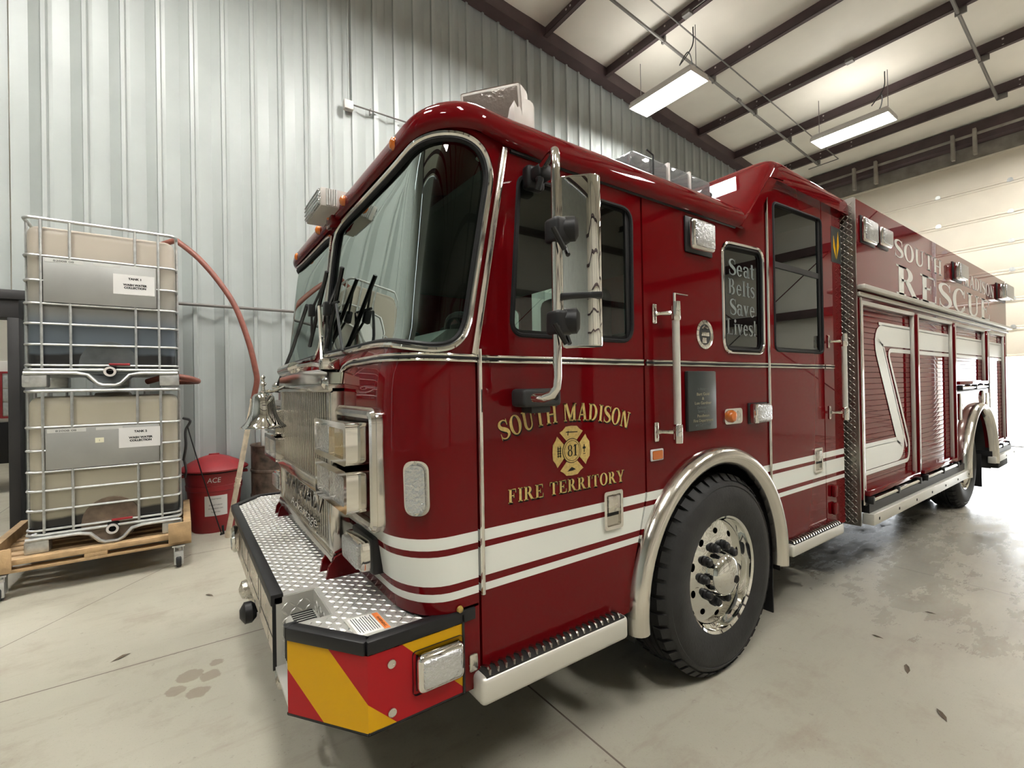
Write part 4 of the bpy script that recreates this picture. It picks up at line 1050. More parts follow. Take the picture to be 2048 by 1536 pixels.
def rim(x, yo, s, dish):
    """dish > 0: disc set back (dual rear wheel); else a bulged front disc"""
    m = MB(); m.lathe([(.262, .20), (.262, .10), (.268, .055), (.282, .035), (.286, .012), (.298, .004), (.300, .010), (.296, .02), (.29, .05), (.29, .22)], (x, yo, TR), (0, s, 0), 64, False)
    d0 = .13 if dish else .058
    f2 = ann_f(x, yo+s*d0, TR, s)
    def disc(a, b, t):
        r = math.hypot(a, b); e = (.015 if dish else -.020)*max(0, min(1, (.262-r)/.11))
        return Vector((x+a, yo+s*(d0+e+t), TR+b))
    holes = []
    for k in range(10):
        th = 2*PI*(k+.5)/10; c = Vector((math.cos(th), math.sin(th)))*.215; tg = Vector((-c.y, c.x)).normalized(); rd_ = c.normalized()
        holes.append([tuple(c + tg*.021*math.cos(2*PI*j/14) + rd_*.015*math.sin(2*PI*j/14)) for j in range(14)])
    m.panel(circle(0, 0, .264, 48), holes, disc, .01, grid=(.03, .03))
    rm = part(m, 'wheel_rim', M['mirror'] if not dish else M['chrome2'], angle=30)
    m = MB(); m.lathe([(.25, d0+.03), (.25, .2), (.02, .2)], (x, yo, TR), (0, s, 0), 24); m.build('brake_drum', M['ink'], rm)
    hb_ = d0 - (.02 if not dish else -.015)
    for k in range(10):
        th = 2*PI*k/10; m = MB(); c = (x+.143*math.cos(th), yo+s*hb_, TR+.143*math.sin(th))
        m.lathe([(.026, 0), (.026, -.012), (.021, -.014), (.0205, -.030), (.014, -.038)], c, (0, s, 0), 12)
        m.build('lug_nut', M['black'] if not dish else M['chrome'], rm)
    m = MB(); m.lathe([(.112, .0), (.109, -.035), (.101, -.055), (.085, -.070), (.045, -.080), (.012, -.083)], (x, yo+s*hb_, TR), (0, s, 0), 32); m.build('hub_cap', M['mirror'], rm)
    m = MB(); m.lathe([(.02, 0), (.02, -.003)], (x+.035, yo+s*(hb_-.0815), TR-.02), (0, s, 0), 16); m.build('hub_badge', M['ink'], rm)
WX, RX = 2.285, 7.45
tire(WX, -.018, 1); rim(WX, -.012, 1, 0); tire(WX, TW, -1); rim(WX, TW, -1, 0)
tire(RX, .03, 1); rim(RX, .03, 1, 1); tire(RX, .345, 1); tire(RX, TW-.03, -1); tire(RX, TW-.345, -1); rim(RX, TW-.03, -1, 1)
# ------------------------------------------------------------------ front fender ring, liner, mud flap, steps
def arch(cx, cz, r0, y0, yl, s, a0, a1, tubeR, n=40):
    """half-round chrome fender: sweep of a rounded section round the wheel"""
    sec = []
    for k in range(11):
        th = R(lerp(-5, 185, k/10)); sec.append((tubeR*1.0*math.cos(th), math.sin(th)))
    vs, fs = [], []; ns = len(sec)
    for i in range(n+1):
        th = R(lerp(a0, a1, i/n)); d = Vector((math.cos(th), 0, math.sin(th)))
        for dr, dy in sec: vs.append(Vector((cx, y0, cz)) + d*(r0+tubeR+dr) + Vector((0, yl*s*dy, 0)))
    for i in range(n):
        for k in range(ns-1): fs.append((i*ns+k, i*ns+k+1, (i+1)*ns+k+1, (i+1)*ns+k))
    fs.append(tuple(range(ns))); fs.append(tuple(n*ns+k for k in range(ns)))
    m = MB(); m.verts_faces(vs, fs, True); return m
for y, s in ((.004, -1), (TW-.004, 1)):
    part(arch(2.245, .49, .585, y, .062, s, -6, 186, .05), 'wheel_fender', M['chrome2'], angle=60)
def liner(cx, cz, r, y0, y1, a0=-10, a1=190, mt='dark'):
    m = MB(); vs, fs = [], []; n = 24
    for i in range(n+1):
        th = R(lerp(a0, a1, i/n))
        for y in (y0, y1): vs.append((cx+r*math.cos(th), y, cz+r*math.sin(th)))
    for i in range(n): fs.append((2*i, 2*i+1, 2*i+3, 2*i+2))
    m.verts_faces(vs, fs); return part(m, 'wheel_well_liner', M[mt])
liner(2.245, .49, .66, .0, .7); liner(2.245, .49, .66, TW-.7, TW)
for y in (.02, TW-.42):
    m = MB(); m.box(2.845, 2.857, y, y+.38, .13, .52, .003); part(m, 'mud_flap', M['rubber'])
def step(x0, x1, y0, y1, z0, z1, nm='cab_step'):
    m = MB(); m.box(x0, x1, y0, y1, z0, z1, .018, 3); s_ = part(m, nm, M['aluw'])
    lo = y0 < 1
    ya, yb = (y0+.006, y0+.066) if lo else (y1-.066, y1-.006)
    m = MB(); m.box(x0+.02, x1-.02, ya, yb, z1-.004, z1+.003); m.build('tread_base', M['dark'], s_)
    m = MB(); x = x0+.035
    while x < x1-.03:
        m.tube([(x, ya+.002, z1+.001), (x+.005, ya+.012, z1+.010), (x+.009, (ya+yb)/2, z1+.013), (x+.005, yb-.012, z1+.010), (x, yb-.002, z1+.001)], [.003, .006, .0068, .006, .003], 6); x += .033
    m.build('grip_strip', M['grille'], s_)
step(.785, 1.492, -.058, .06, .455, .548); step(2.945, 3.69, -.058, .06, .452, .528)
step(.785, 1.492, TW-.06, TW+.058, .455, .548); step(2.945, 3.69, TW-.06, TW+.058, .452, .528)
# ------------------------------------------------------------------ rescue body
BY0, BY1, BXF, BXR, BT, BB = -.068, TW+.068, 3.93, 9.22, 2.805, .64
DOORS = [(4.035, 5.195, .705, 2.052), (5.335, 6.415, .705, 2.052), (6.575, 7.865, 1.475, 2.052), (8.115, 8.985, .705, 2.052)]
AC = (7.46, .50)
arcb = [(AC[0]+.665*math.cos(R(lerp(168, 12, k/20))), AC[1]+.665*math.sin(R(lerp(168, 12, k/20)))) for k in range(21)]
side = [(BXF+.03, BB), (6.80, BB)] + arcb + [(8.11, BB), (BXR, BB), (BXR, BT), (BXF+.03, BT)]
def body_side(y, s):
    m = MB(); m.panel(side, [[(a, c), (b, c), (b, d), (a, d)] for a, b, c, d in DOORS], sideY(y, s), .045); return part(m, 'body_side', M['red'])
bs = body_side(BY0, 1); body_side(BY1, -1)
m = MB(); m.box(BXF+.03, BXR, BY0+.05, BY1-.05, BT-.04, BT-.01); m.box(BXF+.03, 6.78, BY0+.045, BY1-.045, BB, BT-.03); m.box(6.78, 8.12, BY0+.06, BY1-.06, 1.2, BT-.03); m.box(8.12, BXR, BY0+.045, BY1-.045, BB, BT-.02)
part(m, 'body_core', M['red'])
fr_pl = [(BY0, .46), (BY1, .46), (BY1, BT+.004), (BY0, BT+.004)]
m = MB(); m.box(BXF, BXF+.03, BY0-.002, BY1+.002, .46, BT+.004)
for yy, sg_ in ((BY0-.002, -1), (BY1+.002, 1)):
    m.box(BXF, BXF+.012, min(yy, yy+sg_*.004), max(yy, yy+sg_*.004), .46, BT)
m.verts_faces(*plate([(BY0-.01, .46), (.14, .46), (.14, 2.79), (BY0-.01, 2.79)], lambda a, b, t: Vector((BXF-.0005, a+.008, b)), Vector((-1, 0, 0)), Vector((0, 1, 0)), Vector((0, 0, 1)), .022))
m.verts_faces(*plate([(.13, 2.6), (BY1, 2.6), (BY1, BT), (.13, BT)], lambda a, b, t: Vector((BXF-.0005, a, b)), Vector((-1, 0, 0)), Vector((0, 1, 0)), Vector((0, 0, 1)), .03))
part(m, 'diamond_plate_front', M['alud'], angle=20)
# roller doors
SLAT = .0425
def stripe_on(poly, y):
    m = MB(); m.prism(poly, lambda a, b, t: Vector((a, y - t, b)), 0, .0014); return m
for i, (a, b, c, d) in enumerate(DOORS):
    yd = BY0 + .022
    vs, fs = [], []; z = c + .045; pts = [(c, 0), (c+.045, 0)]
    while z < d - .01:
        z1 = min(z+SLAT, d)
        pts += [(z+.001, .003), (z+.004, -.0006), (lerp(z, z1, .5), -.0012), (z1-.002, -.0006)]
        z = z1
    for zz, o in pts: vs += [(a+.012, yd+o, zz), (b-.012, yd+o, zz)]
    for k in range(len(pts)-1): fs.append((2*k, 2*k+1, 2*k+3, 2*k+2))
    m = MB(); m.verts_faces(vs, fs); dr = part(m, 'roller_door', M['red'], angle=30)
    # frame
    m = MB(); m.box(a-.018, a+.006, BY0-.010, BY0+.02, c-.01, d+.02, .004); m.box(a-.018, b+.018, BY0-.012, BY0+.02, d-.004, d+.028, .004); m.box(b-.006, b+.018, BY0-.010, BY0+.02, c-.01, d+.02, .004); m.build('door_track', M['aluw'], dr)
    m = MB(); m.box(b+.008, b+.04, BY0-.030, BY0, c-.01, d+.01, .004) if i < 3 else m.box(b+.004, b+.02, BY0-.02, BY0, c, d, .003); m.build('drip_post', M['red'], dr)
    # sill, lift bar and brackets
    m = MB(); m.box(a-.01, b+.01, BY0-.034, BY0+.01, c-.042, c-.006, .006); m.build('door_sill', M['red'], dr)
    m = MB(); m.tube([(a+.03, BY0-.030, c-.075), (b-.03, BY0-.030, c-.075)], .0165, 10); m.build('lift_bar', M['chrome'], dr)
    for k in range(3):
        x = lerp(a+.02, b-.04, k/2); m = MB(); m.box(x-.018, x+.018, BY0-.05, BY0-.005, c-.10, c-.045, .006); m.build('bar_bracket', M['black'], dr)
    m = MB(); m.box(a-.02, b+.02, BY0-.01, BY0+.02, c-.115, c-.09, .004); m.build('black_channel', M['black'], dr)  # black strip below each lift bar
# white painted stripes across the roller doors and body front
ys_ = BY0 + .0175
STR = []
def band_on_body(pts, w=None): pass
def rbn(center, wd, y=ys_):
    polys = rib([Vector(p) for p in center], [wd]*len(center), 1); m = MB()
    for p in polys: m.prism(p, lambda a, b, t: Vector((a, y - t, b)), 0, .0016)
    return m
def rnd(path, r, n=6):
    out = [path[0]]
    for i in range(1, len(path)-1):
        p, a, b = Vector(path[i]), Vector(path[i-1]), Vector(path[i+1])
        da, db = (a-p), (b-p); rr = min(r, da.length*.45, db.length*.45); A = p+da.normalized()*rr; B = p+db.normalized()*rr
        for k in range(n+1):
            t = k/n; q = A*(1-t)**2 + p*2*t*(1-t) + B*t*t; out.append((q.x, q.y))
    return out + [path[-1]]
def ribbon(path, wd, name='white_stripe'):
    P = [Vector(p) for p in path]; n = len(P); q = []
    for i in range(n):
        if i == 0: nn = (P[1]-P[0]).normalized(); nn = Vector((-nn.y, nn.x))
        elif i == n-1: nn = (P[-1]-P[-2]).normalized(); nn = Vector((-nn.y, nn.x))
        else:
            d1, d2 = (P[i]-P[i-1]).normalized(), (P[i+1]-P[i]).normalized(); n1, n2 = Vector((-d1.y, d1.x)), Vector((-d2.y, d2.x)); nn = (n1+n2); nn = nn/max(.3, nn.length_squared/2)
        q.append((P[i]+nn*wd/2, P[i]-nn*wd/2))
    m = MB()
    for i in range(n-1): m.prism([q[i][0], q[i+1][0], q[i+1][1], q[i][1]], lambda a, b, t: Vector((a, ys_ - t, b)), 0, .0016)
    return part(m, name, M['white'], angle=0)
XA, XB = DOORS[0][0]+.012, DOORS[0][1]-.012
# thick stripe: along the bottom, diagonally up and back along the top; thin companions either side
def mainpath(o):  # o: offset towards the lower right / outside
    return rnd([(XA, .955-.075-o*1.0), (4.895+o*.95, .955-.075-o), (4.345+o*1.06, 1.858-o), (XB, 1.858-o)], .10)
ribbon([(XA, 1.028), (XA+.01, 1.028), (4.80, 1.028)], .0001) if False else None
ribbon(rnd([(XA, .916), (4.95, .916), (4.375, 1.850), (XB, 1.850)], .17, 10), .165)
ribbon(rnd([(XA, .812), (5.09, .812), (5.115, .96), (4.62, 1.738), (XB, 1.738)], .10), .032)
ribbon([(5.045, .93), (4.535, 1.755)], .03)
ribbon([(XA, 1.012), (4.80, 1.012)], .034)
ribbon([(4.44, 1.940), (XB, 1.940)], .026)
for (a, b, c, d) in DOORS[1:]:
    ribbon([(a+.012, 1.850), (b-.012, 1.850)], .165); ribbon([(a+.012, 1.738), (b-.012, 1.738)], .032); ribbon([(a+.012, 1.940), (b-.012, 1.940)], .026)
# drip rail, rub rails
m = MB(); m.box(BXF+.02, BXR+.06, BY0-.055, BY0, 2.150, 2.185, .010); part(m, 'drip_rail', M['aluw'])
m = MB(); m.box(BXF+.03, BXR+.02, BY0-.02, BY0, 2.105, 2.135, .006); part(m, 'door_header_trim', M['aluw'])
m = MB(); m.box(3.985, 4.02, BY0-.012, BY0, .60, 2.10, .004); part(m, 'body_corner_trim', M['chrome'])
for x0, x1 in ((4.03, 6.83), (8.06, 9.28)):
    m = MB(); m.box(x0, x1, BY0-.055, BY0+.02, .455, .535, .008); rr = part(m, 'rub_rail', M['aluw'])
    n_ = int((x1-x0)/.42)
    for k in range(n_+1):
        x = x0+.1+k*(x1-x0-.2)/max(n_, 1); m = MB(); m.box(x-.01, x+.01, BY0-.058, BY0-.05, .485, .505, .002); m.build('rail_bolt', M['dark'], rr)
    m = MB(); m.box(x0+.02, x1-.02, BY0-.02, BY0+.3, .535, .60); m.build('rail_backing', M['black'], rr)
for y, s in ((BY0, -1), (BY1, 1)):
    part(arch(AC[0], AC[1], .632, y, .075, s, -4, 184, .045), 'wheel_fender', M['chrome2'], angle=60)
liner(AC[0], AC[1], .668, BY0, .9); liner(AC[0], AC[1], .668, TW-.9, BY1)
m = MB(); m.box(8.02, 8.035, .0, .62, .16, .56, .003); part(m, 'mud_flap', M['rubber'])
m = MB(); m.box(8.35, 8.9, -.10, .1, .36, .46, .01); part(m, 'rear_step_bracket', M['dark'])
# plate over the rear wheel with filler doors
for x, z, w, h in ((6.72, 1.2, .10, .28), (7.95, 1.2, .14, .24)):
    m = MB(); m.box(x-w/2, x+w/2, BY0-.012, BY0, z-h/2, z+h/2, .006); part(m, 'filler_door', M['chrome'])
m = MB(); m.lathe([(.085, .0), (.085, -.012), (.07, -.02), (.01, -.022)], (7.72, BY0, 1.27), (0, 1, 0), 20); part(m, 'fuel_cap_cover', M['chrome'])
# body lights
def blight(x0, x1, z0, z1, dep=.03):
    m = MB(); m.box(x0-.012, x1+.012, BY0-.008, BY0, z0-.012, z1+.012, .004); b = part(m, 'body_scene_light', M['black'])
    m = MB(); m.box(x0, x1, BY0-dep, BY0-.004, z0, z1, .016, 3); m.build('chrome_housing', M['chrome'], b)
    m = MB(); m.box(x0+.014, x1-.014, BY0-dep-.008, BY0-dep+.006, z0+.014, z1-.014, .006, 2); m.build('lens', M['lensbox'], b)
blight(4.045, 4.31, 2.515, 2.69); blight(4.375, 4.60, 2.535, 2.675, .04); blight(6.52, 6.86, 2.53, 2.70, .06); blight(8.62, 9.12, 2.52, 2.72, .09)
# lettering on the body
bp_ = lambda x, z: (lambda a, b, t: Vector((x+a, BY0-.0008-t, z+b)))
m = MB(); h_ = .150; w0 = line_w('SOUTH')*h_; letters(m, 'SOUTH', h_, bp_(4.765, 2.512), wscale=(6.14-4.765)/w0); part(m, 'lettering_top_line', M['white'], angle=0)
m = MB(); w0 = line_w('MADISON')*h_; letters(m, 'MADISON', h_, bp_(6.93, 2.512), wscale=(8.5-6.93)/w0); part(m, 'lettering_top_line', M['white'], angle=0)
m = MB(); h_ = .245; w0 = line_w('RESCUE')*h_; letters(m, 'RESCUE', h_, bp_(4.79, 2.208), wscale=(8.25-4.79)/w0); part(m, 'lettering_main_line', M['white'], angle=0)
m = MB(); m.box(5.2, 9.0, BY0+.3, BY1-.3, BT, BT+.06, .01); part(m, 'roof_hatch', M['alud'])
# chassis under the truck
m = MB()
for y in (.75, 1.56): m.box(.65, 9.1, y, y+.09, .50, .72)
for x in (3.2, 4.6, 6.2, 8.7): m.box(x, x+.12, .75, 1.65, .52, .70)
part(m, 'chassis_frame', M['dark'])
for x in (WX, RX):
    m = MB(); m.tube([(x, .25, TR), (x, TW-.25, TR)], .07, 12); m.lathe([(.02, -.2), (.17, -.12), (.2, 0), (.17, .12), (.02, .2)], (x, TW/2, TR), (1, 0, 0), 16); part(m, 'axle', M['dark'])
m = MB(); m.box(6.0, 6.65, .15, .7, .36, .72, .03); part(m, 'fuel_tank', M['dark'])
m = MB(); m.tube([(5.3, .3, .40), (5.9, .3, .40), (6.1, .24, .38)], .055, 12); part(m, 'exhaust_pipe', M['steel'])
m = MB(); m.box(3.0, 3.8, .2, .75, .40, .80, .02); m.box(4.0, 6.0, .25, .72, .42, .64, .02); part(m, 'battery_box', M['dark'])
m = MB(); m.box(.65, 1.55, .12, TW-.12, .50, .88); m.box(2.95, 3.8, .1, TW-.1, .55, .88); part(m, 'cab_underside', M['dark'])
# ------------------------------------------------------------------ mirror
def bx(mb, *a, **k): mb.box(*a, **k)
m = MB(); m.tube(rnd3 if False else [(1.06, -.03, 2.26), (1.045, -.10, 2.275), (1.03, -.16, 2.285), (1.018, -.19, 2.278), (1.008, -.205, 2.25), (1.003, -.21, 2.20), (1.0, -.21, 2.0), (.998, -.21, 1.75), (.996, -.21, 1.53), (.993, -.208, 1.495), (.985, -.195, 1.472), (.975, -.165, 1.462), (.968, -.12, 1.462)], .0155, 12); mi = part(m, 'mirror_arm', M['chrome'])
m = MB(); m.box(1.02, 1.10, -.045, .0, 2.215, 2.30, .014, 3); m.box(1.03, 1.09, -.10, -.03, 2.235, 2.285, .012, 3); m.tube([(1.055, -.05, 2.25), (1.03, -.10, 2.22), (1.03, -.085, 2.19)], .012, 8); m.build('upper_bracket', M['black'], mi)
m = MB(); m.box(.955, 1.125, -.085, .0, 1.428, 1.492, .014, 3); m.box(1.0, 1.09, -.065, .0, 1.405, 1.43, .008); m.build('lower_bracket', M['int2'], mi)
m = MB(); m.lathe([(.012, 0), (.012, -.002)], (1.0, -.085, 1.46), (0, 1, 0), 14); m.lathe([(.012, 0), (.012, -.002)], (1.095, -.085, 1.46), (0, 1, 0), 14); m.build('bracket_hole', M['ink'], mi)
for z in (2.005, 1.705):
    m = MB(); m.box(.975, 1.045, -.245, -.175, z-.040, z+.04, .014, 3); m.lathe([(.03, -.03), (.045, -.02), (.045, .02), (.03, .03)], (1.045, -.225, z+.005), (.7, -.7, 0), 16); m.tube([(.975, -.24, z-.02), (.95, -.255, z-.012), (.985, -.25, z-.05), (1.0, -.25, z-.07)], .009, 8); c_ = m.build('clamp', M['black'], mi)
mc = Matrix.Translation((1.03, -.20, 0)) @ Matrix.Rotation(R(-43), 4, 'Z')
def shell(z0, z1, nm, par):
    m = MB(); prof = [(0, .0), (.0, -.016), (.03, -.022), (.09, -.026), (.100, -.026), (.118, -.02), (.130, -.006), (.133, .03), (.128, .05), (.01, .05)]
    vs = []; n = len(prof)
    for z, k in ((z0, .97), (z0+.006, 1), (z1-.006, 1), (z1, .97)):
        for a, b in prof: vs.append(mc @ Vector((.066+(a-.066)*k, b*k, z)))
    fs = [(i*n+k, i*n+(k+1) % n, (i+1)*n+(k+1) % n, (i+1)*n+k) for i in range(3) for k in range(n)] + [tuple(range(n)), tuple(3*n+k for k in range(n))]
    m.verts_faces(vs, fs, True); return m.build(nm, M['mirror'], par, angle=40)
hd = shell(1.802, 2.185, 'mirror_head', mi); shell(1.628, 1.785, 'convex_mirror_head', mi)
m = MB(); m.box(-.004, .132, -.03, .045, 1.782, 1.803, .006, 2, mc); m.build('mirror_divider', M['black'], mi)
m = MB(); m.tube([mc @ Vector((.0, .02, 2.19)), mc @ Vector((-.02, .01, 2.17)), mc @ Vector((-.02, .01, 1.65))], .010, 8); m.build('mirror_stay', M['chrome'], mi)
# ------------------------------------------------------------------ grab handles
def grab(x, z0, z1):
    m = MB(); m.tube([(x, -.072, z0), (x, -.072, z1)], .0165, 14); g = part(m, 'grab_handle', M['aluw'])
    for z, e in ((z0, 1), (z1, -1)):
        m = MB(); m.lathe([(.021, -.03), (.022, 0), (.022, .05), (.019, .055)], (x, -.072, z), (0, 0, e), 14); m.tube([(x, -.07, z+e*.02), (x-.045, -.02, z+e*.02), (x-.06, -.008, z+e*.02)], [.012, .008, .013], 8); m.box(x-.078, x-.048, -.009, .0, z+e*.02-.045, z+e*.02+.045, .006); m.build('stanchion', M['chrome'], g)
grab(1.825, 1.262, 1.84); grab(3.70, 1.262, 1.79)
# ------------------------------------------------------------------ hatch, plaque, badge, lights on the cab side
m = MB(); m.tube([(1.912, -.004, 1.245), (1.912, -.004, 1.93)], .0075, 8); m.tube([(1.912, -.003, 1.93), (2.02, -.003, 1.93)], .003, 6); part(m, 'hatch_edge_trim', M['chrome'])
m = MB(); m.panel(rrect(1.93, 2.265, 1.235, 1.93, .01), [], sideY(-.0012), .0012); part(m, 'side_hatch', M['redstripe'])
m = MB(); m.lathe([(.073, 0), (.073, -.006), (.060, -.010), (.055, -.004), (.001, -.003)], (2.158, -.001, 1.745), (0, 1, 0), 32); bd = part(m, 'round_badge', M['chrome'])
m = MB(); m.lathe([(.052, -.004), (.001, -.005)], (2.158, -.001, 1.745), (0, 1, 0), 28); m.build('badge_face', M['int2'], bd)
m = MB(); m.box(2.125, 2.19, -.011, -.004, 1.735, 1.757, .004); m.box(2.13, 2.165, -.011, -.004, 1.70, 1.73, .004); m.tube([(2.13, -.008, 1.77), (2.15, -.008, 1.785), (2.18, -.008, 1.78)], .006, 6); m.build('badge_relief', M['chrome'], bd)
m = MB(); m.box(1.984, 2.224, -.022, -.001, 1.268, 1.560, .006, 2); pq = part(m, 'memorial_plaque', M['plaque'])
fp = lambda zc: (lambda a, b, t: Vector((2.104+a, -.0225-t, zc+b)))
M['faint'] = mat('faint_engraved_gold', (.30, .27, .18), .5)
M['faint2'] = mat('faint_engraved_grey', (.11, .125, .125), .5)
for txt, zc, wd, mt in (('In Honor of', 1.465, .09, 'faint2'), ('Bart Gold', 1.440, .105, 'faint'), ('&', 1.418, .018, 'faint'), ('Lon Gardner', 1.396, .14, 'faint'), ('Dedicated to', 1.374, .10, 'faint2'), ('Serving the', 1.356, .09, 'faint2'), ('Pendleton', 1.333, .10, 'faint'), ('Fire Department', 1.310, .165, 'faint'), ('and Community', 1.290, .13, 'faint2')):
    sans(txt, .02, fp(zc), .0006, wd).build('plaque_text', M[mt], pq)
# Perimeter strobe high on the side
m = MB(); m.box(2.0, 2.232, -.012, .0, 2.14, 2.318, .008); sl = part(m, 'side_warning_light', M['black'])
m = MB(); m.box(2.022, 2.212, -.045, -.005, 2.155, 2.305, .018, 3); m.build('chrome_housing', M['chrome'], sl)
m = MB(); m.box(2.036, 2.198, -.052, -.03, 2.168, 2.292, .010, 3); m.build('lens', M['lensbox'], sl)
# amber turn light and clear box light
m = MB(); m.panel(rpoly([(2.318, 1.28), (2.492, 1.28), (2.492, 1.362), (2.318, 1.362)], .022, 4), [], sideY(-.010), .010); tl = part(m, 'turn_signal', M['chrome'])
m = MB(); m.lathe([(.034, 0), (.034, -.01), (.026, -.022), (.008, -.028)], (2.375, -.009, 1.322), (0, 1, 0), 20); m.build('amber_lens', M['amber'], tl)
m = MB(); m.lathe([(.026, 0), (.026, -.004), (.018, -.006)], (2.44, -.009, 1.322), (0, 1, 0), 16); m.build('reflector', M['chrome2'], tl)
m = MB(); m.box(2.562, 2.775, -.006, 0, 1.268, 1.385, .006); cl = part(m, 'side_scene_light', M['black'])
m = MB(); m.box(2.572, 2.742, -.055, -.004, 1.275, 1.378, .018, 3); m.build('lens', M['lensbox'], cl)
m = MB(); m.box(2.568, 2.60, -.05, -.002, 1.272, 1.381, .010); m.build('chrome_housing', M['chrome'], cl)
m = MB(); m.box(1.716, 1.805, -.010, 0, 1.152, 1.205, .005); mk_ = part(m, 'side_marker', M['paper'])
m = MB(); m.box(1.724, 1.797, -.015, -.006, 1.158, 1.198, .005); m.build('amber_lens', M['amber'], mk_)
# door latches
def latch(x0, x1, z0, z1):
    m = MB(); m.panel(rrect(x0, x1, z0, z1, .014), [rrect(x0+.014, x1-.014, z0+.014, z1-.014, .01)], sideY(-.010), .010); h = part(m, 'door_latch', M['chrome'])
    zc = lerp(z0, z1, .42)
    m = MB(); m.panel(rrect(x0+.012, x1-.012, z0+.012, z1-.012, .008), [], sideY(-.002), .002); m.build('latch_recess', M['grille'], h)
    m = MB(); m.box(x0+.02, x1-.02, -.014, -.002, zc+.004, z1-.02, .005); m.build('latch_paddle', M['steel'], h)
    m = MB(); m.box(x0+.022, x1-.022, -.004, -.001, zc-.012, zc+.002); m.build('finger_slot', M['ink'], h)
latch(1.412, 1.524, .898, 1.058); latch(3.372, 3.494, .898, 1.058)
# flame badge on the rear pillar
m = MB(); m.panel(rrect(3.715, 3.88, 2.335, 2.585, .01), [], sideY(-.002), .002); fb = part(m, 'flame_badge', M['plaque'])
m = MB(); 
for l in ([(3.79, 2.36), (3.745, 2.44), (3.755, 2.52), (3.785, 2.43)], [(3.80, 2.36), (3.845, 2.46), (3.83, 2.56), (3.808, 2.46)]): m.prism(l, lambda a, b, t: Vector((a, -.0022-t, b)), 0, .001)
m.build('flame', M['yellow'], fb)
# red hinge covers at the back of the cab
for z in (.74, .62):
    m = MB(); m.box(3.64, 3.70, -.025, 0, z-.04, z+.04, .008); part(m, 'hinge_cover', M['red'])
m = MB(); m.lathe([(.010, 0), (.012, -.003), (.010, -.01), (.003, -.014)], (.735, -.002, .775), (0, 1, 0), 12); part(m, 'small_clearance_light', M['amberd'])
m = MB(); m.box(.768, .80, -.008, 0, .555, .612, .006); part(m, 'door_hinge_cover', M['steel'])
# ------------------------------------------------------------------ lettering on the front door
def words(txt, h, place, x, k, nm, mt):
    for w in txt.split(' '):
        m = MB(); x = letters(m, w, h, place, x0=x, wscale=k, th=.0008) + (GL[' '][0]+.06)*h*k; part(m, nm, M[mt], angle=0)
def arcpl(cx, ztop_, rad, dx=0, dz=0, y=-.0012):
    """baseline on a circle below; a measured along the arc from the centre"""
    def f(a, b, t):
        th = a/rad; r_ = rad + b; return Vector((cx + r_*math.sin(th) + dx, y - t, ztop_ - rad + r_*math.cos(th) + dz))
    return f
txt = 'SOUTH MADISON'; h_ = .070; W_ = line_w(txt)*h_; k_ = .668/W_
for nm, mt, dx, dz, y in (('lettering_shadow', 'ink', .004, -.006, -.0008), ('gold_lettering', 'gold', 0, 0, -.0022)):
    words(txt, h_, arcpl(1.243, 1.362, 1.07, dx, dz, y), -.334, k_, nm, mt)
txt = 'FIRE TERRITORY'; h_ = .050; W_ = line_w(txt)*h_; k_ = .605/W_
for nm, mt, dx, dz, y in (('lettering_shadow', 'ink', .004, -.005, -.0008), ('gold_lettering', 'gold', 0, 0, -.0022)):
    words(txt, h_, lambda a, b, t: Vector((.936+a+dx, y-t, 1.087+b+dz)), 0., k_, nm, mt)
# maltese cross emblem
ec = (1.243, 1.246)
def em(a, b, y): return Vector((ec[0]+a*.098, y, ec[1]+b*.097))
arm = [(-.16, .30), (-.62, .76), (-.46, .84), (-.30, .98), (0, 1.0), (.30, .98), (.46, .84), (.62, .76), (.16, .30)]
def emesh(nm, y, polys, mt, par):
    m = MB()
    for p in polys: m.prism(p, lambda a, b, t: em(a, b, y-t), 0, .0006)
    return m.build(nm, M[mt], par, angle=0)
def rot(p, d): c, s = math.cos(R(d)), math.sin(R(d)); return [(a*c-b*s, a*s+b*c) for a, b in p]
eb = emesh('cross_emblem', -.0016, [rot(arm, d) for d in (0, 90, 180, 270)], 'gold', truck)
emesh('emblem_ring', -.0024, [circle(0, 0, .50, 32)], 'ink', eb); emesh('emblem_disc', -.0032, [circle(0, 0, .47, 32)], 'gold', eb)
m = MB()
for p in ring(0, 0, .415, .415, .02, .02): m.prism(p, lambda a, b, t: em(a, b, -.0040-t), 0, .0004)
letters(m, '81', .044, lambda a, b, t: Vector((ec[0]-.025+a, -.0040-t, ec[1]-.021+b)), th=.0004); m.build('emblem_number', M['ink'], eb, angle=0)
ic = [[(-.22, .62), (-.18, .62), (-.16, .80), (-.20, .80)], [(-.30, .74), (.32, .72), (.32, .76), (-.30, .78)], [(-.2, -.78), (.2, -.78), (.12, -.72), (-.02, -.66), (-.12, -.72)], [(-.30, -.82), (.16, -.80), (-.1, -.76)]]
ic += [[(.66, -.12), (.70, -.12), (.70, .2), (.66, .2)], [(.60, .02), (.76, .02), (.76, .10), (.60, .10)], [(.62, -.2), (.74, -.2), (.74, -.17), (.62, -.17)], [(-.74, -.22), (-.70, -.22), (-.70, .22), (-.74, .22)], [(-.62, -.22), (-.58, -.22), (-.58, .22), (-.62, .22)]] + [[(-.76, q), (-.56, q), (-.56, q+.03), (-.76, q+.03)] for q in (-.18, -.08, .02, .12)]
emesh('emblem_icon', -.0024, ic, 'ink', eb)
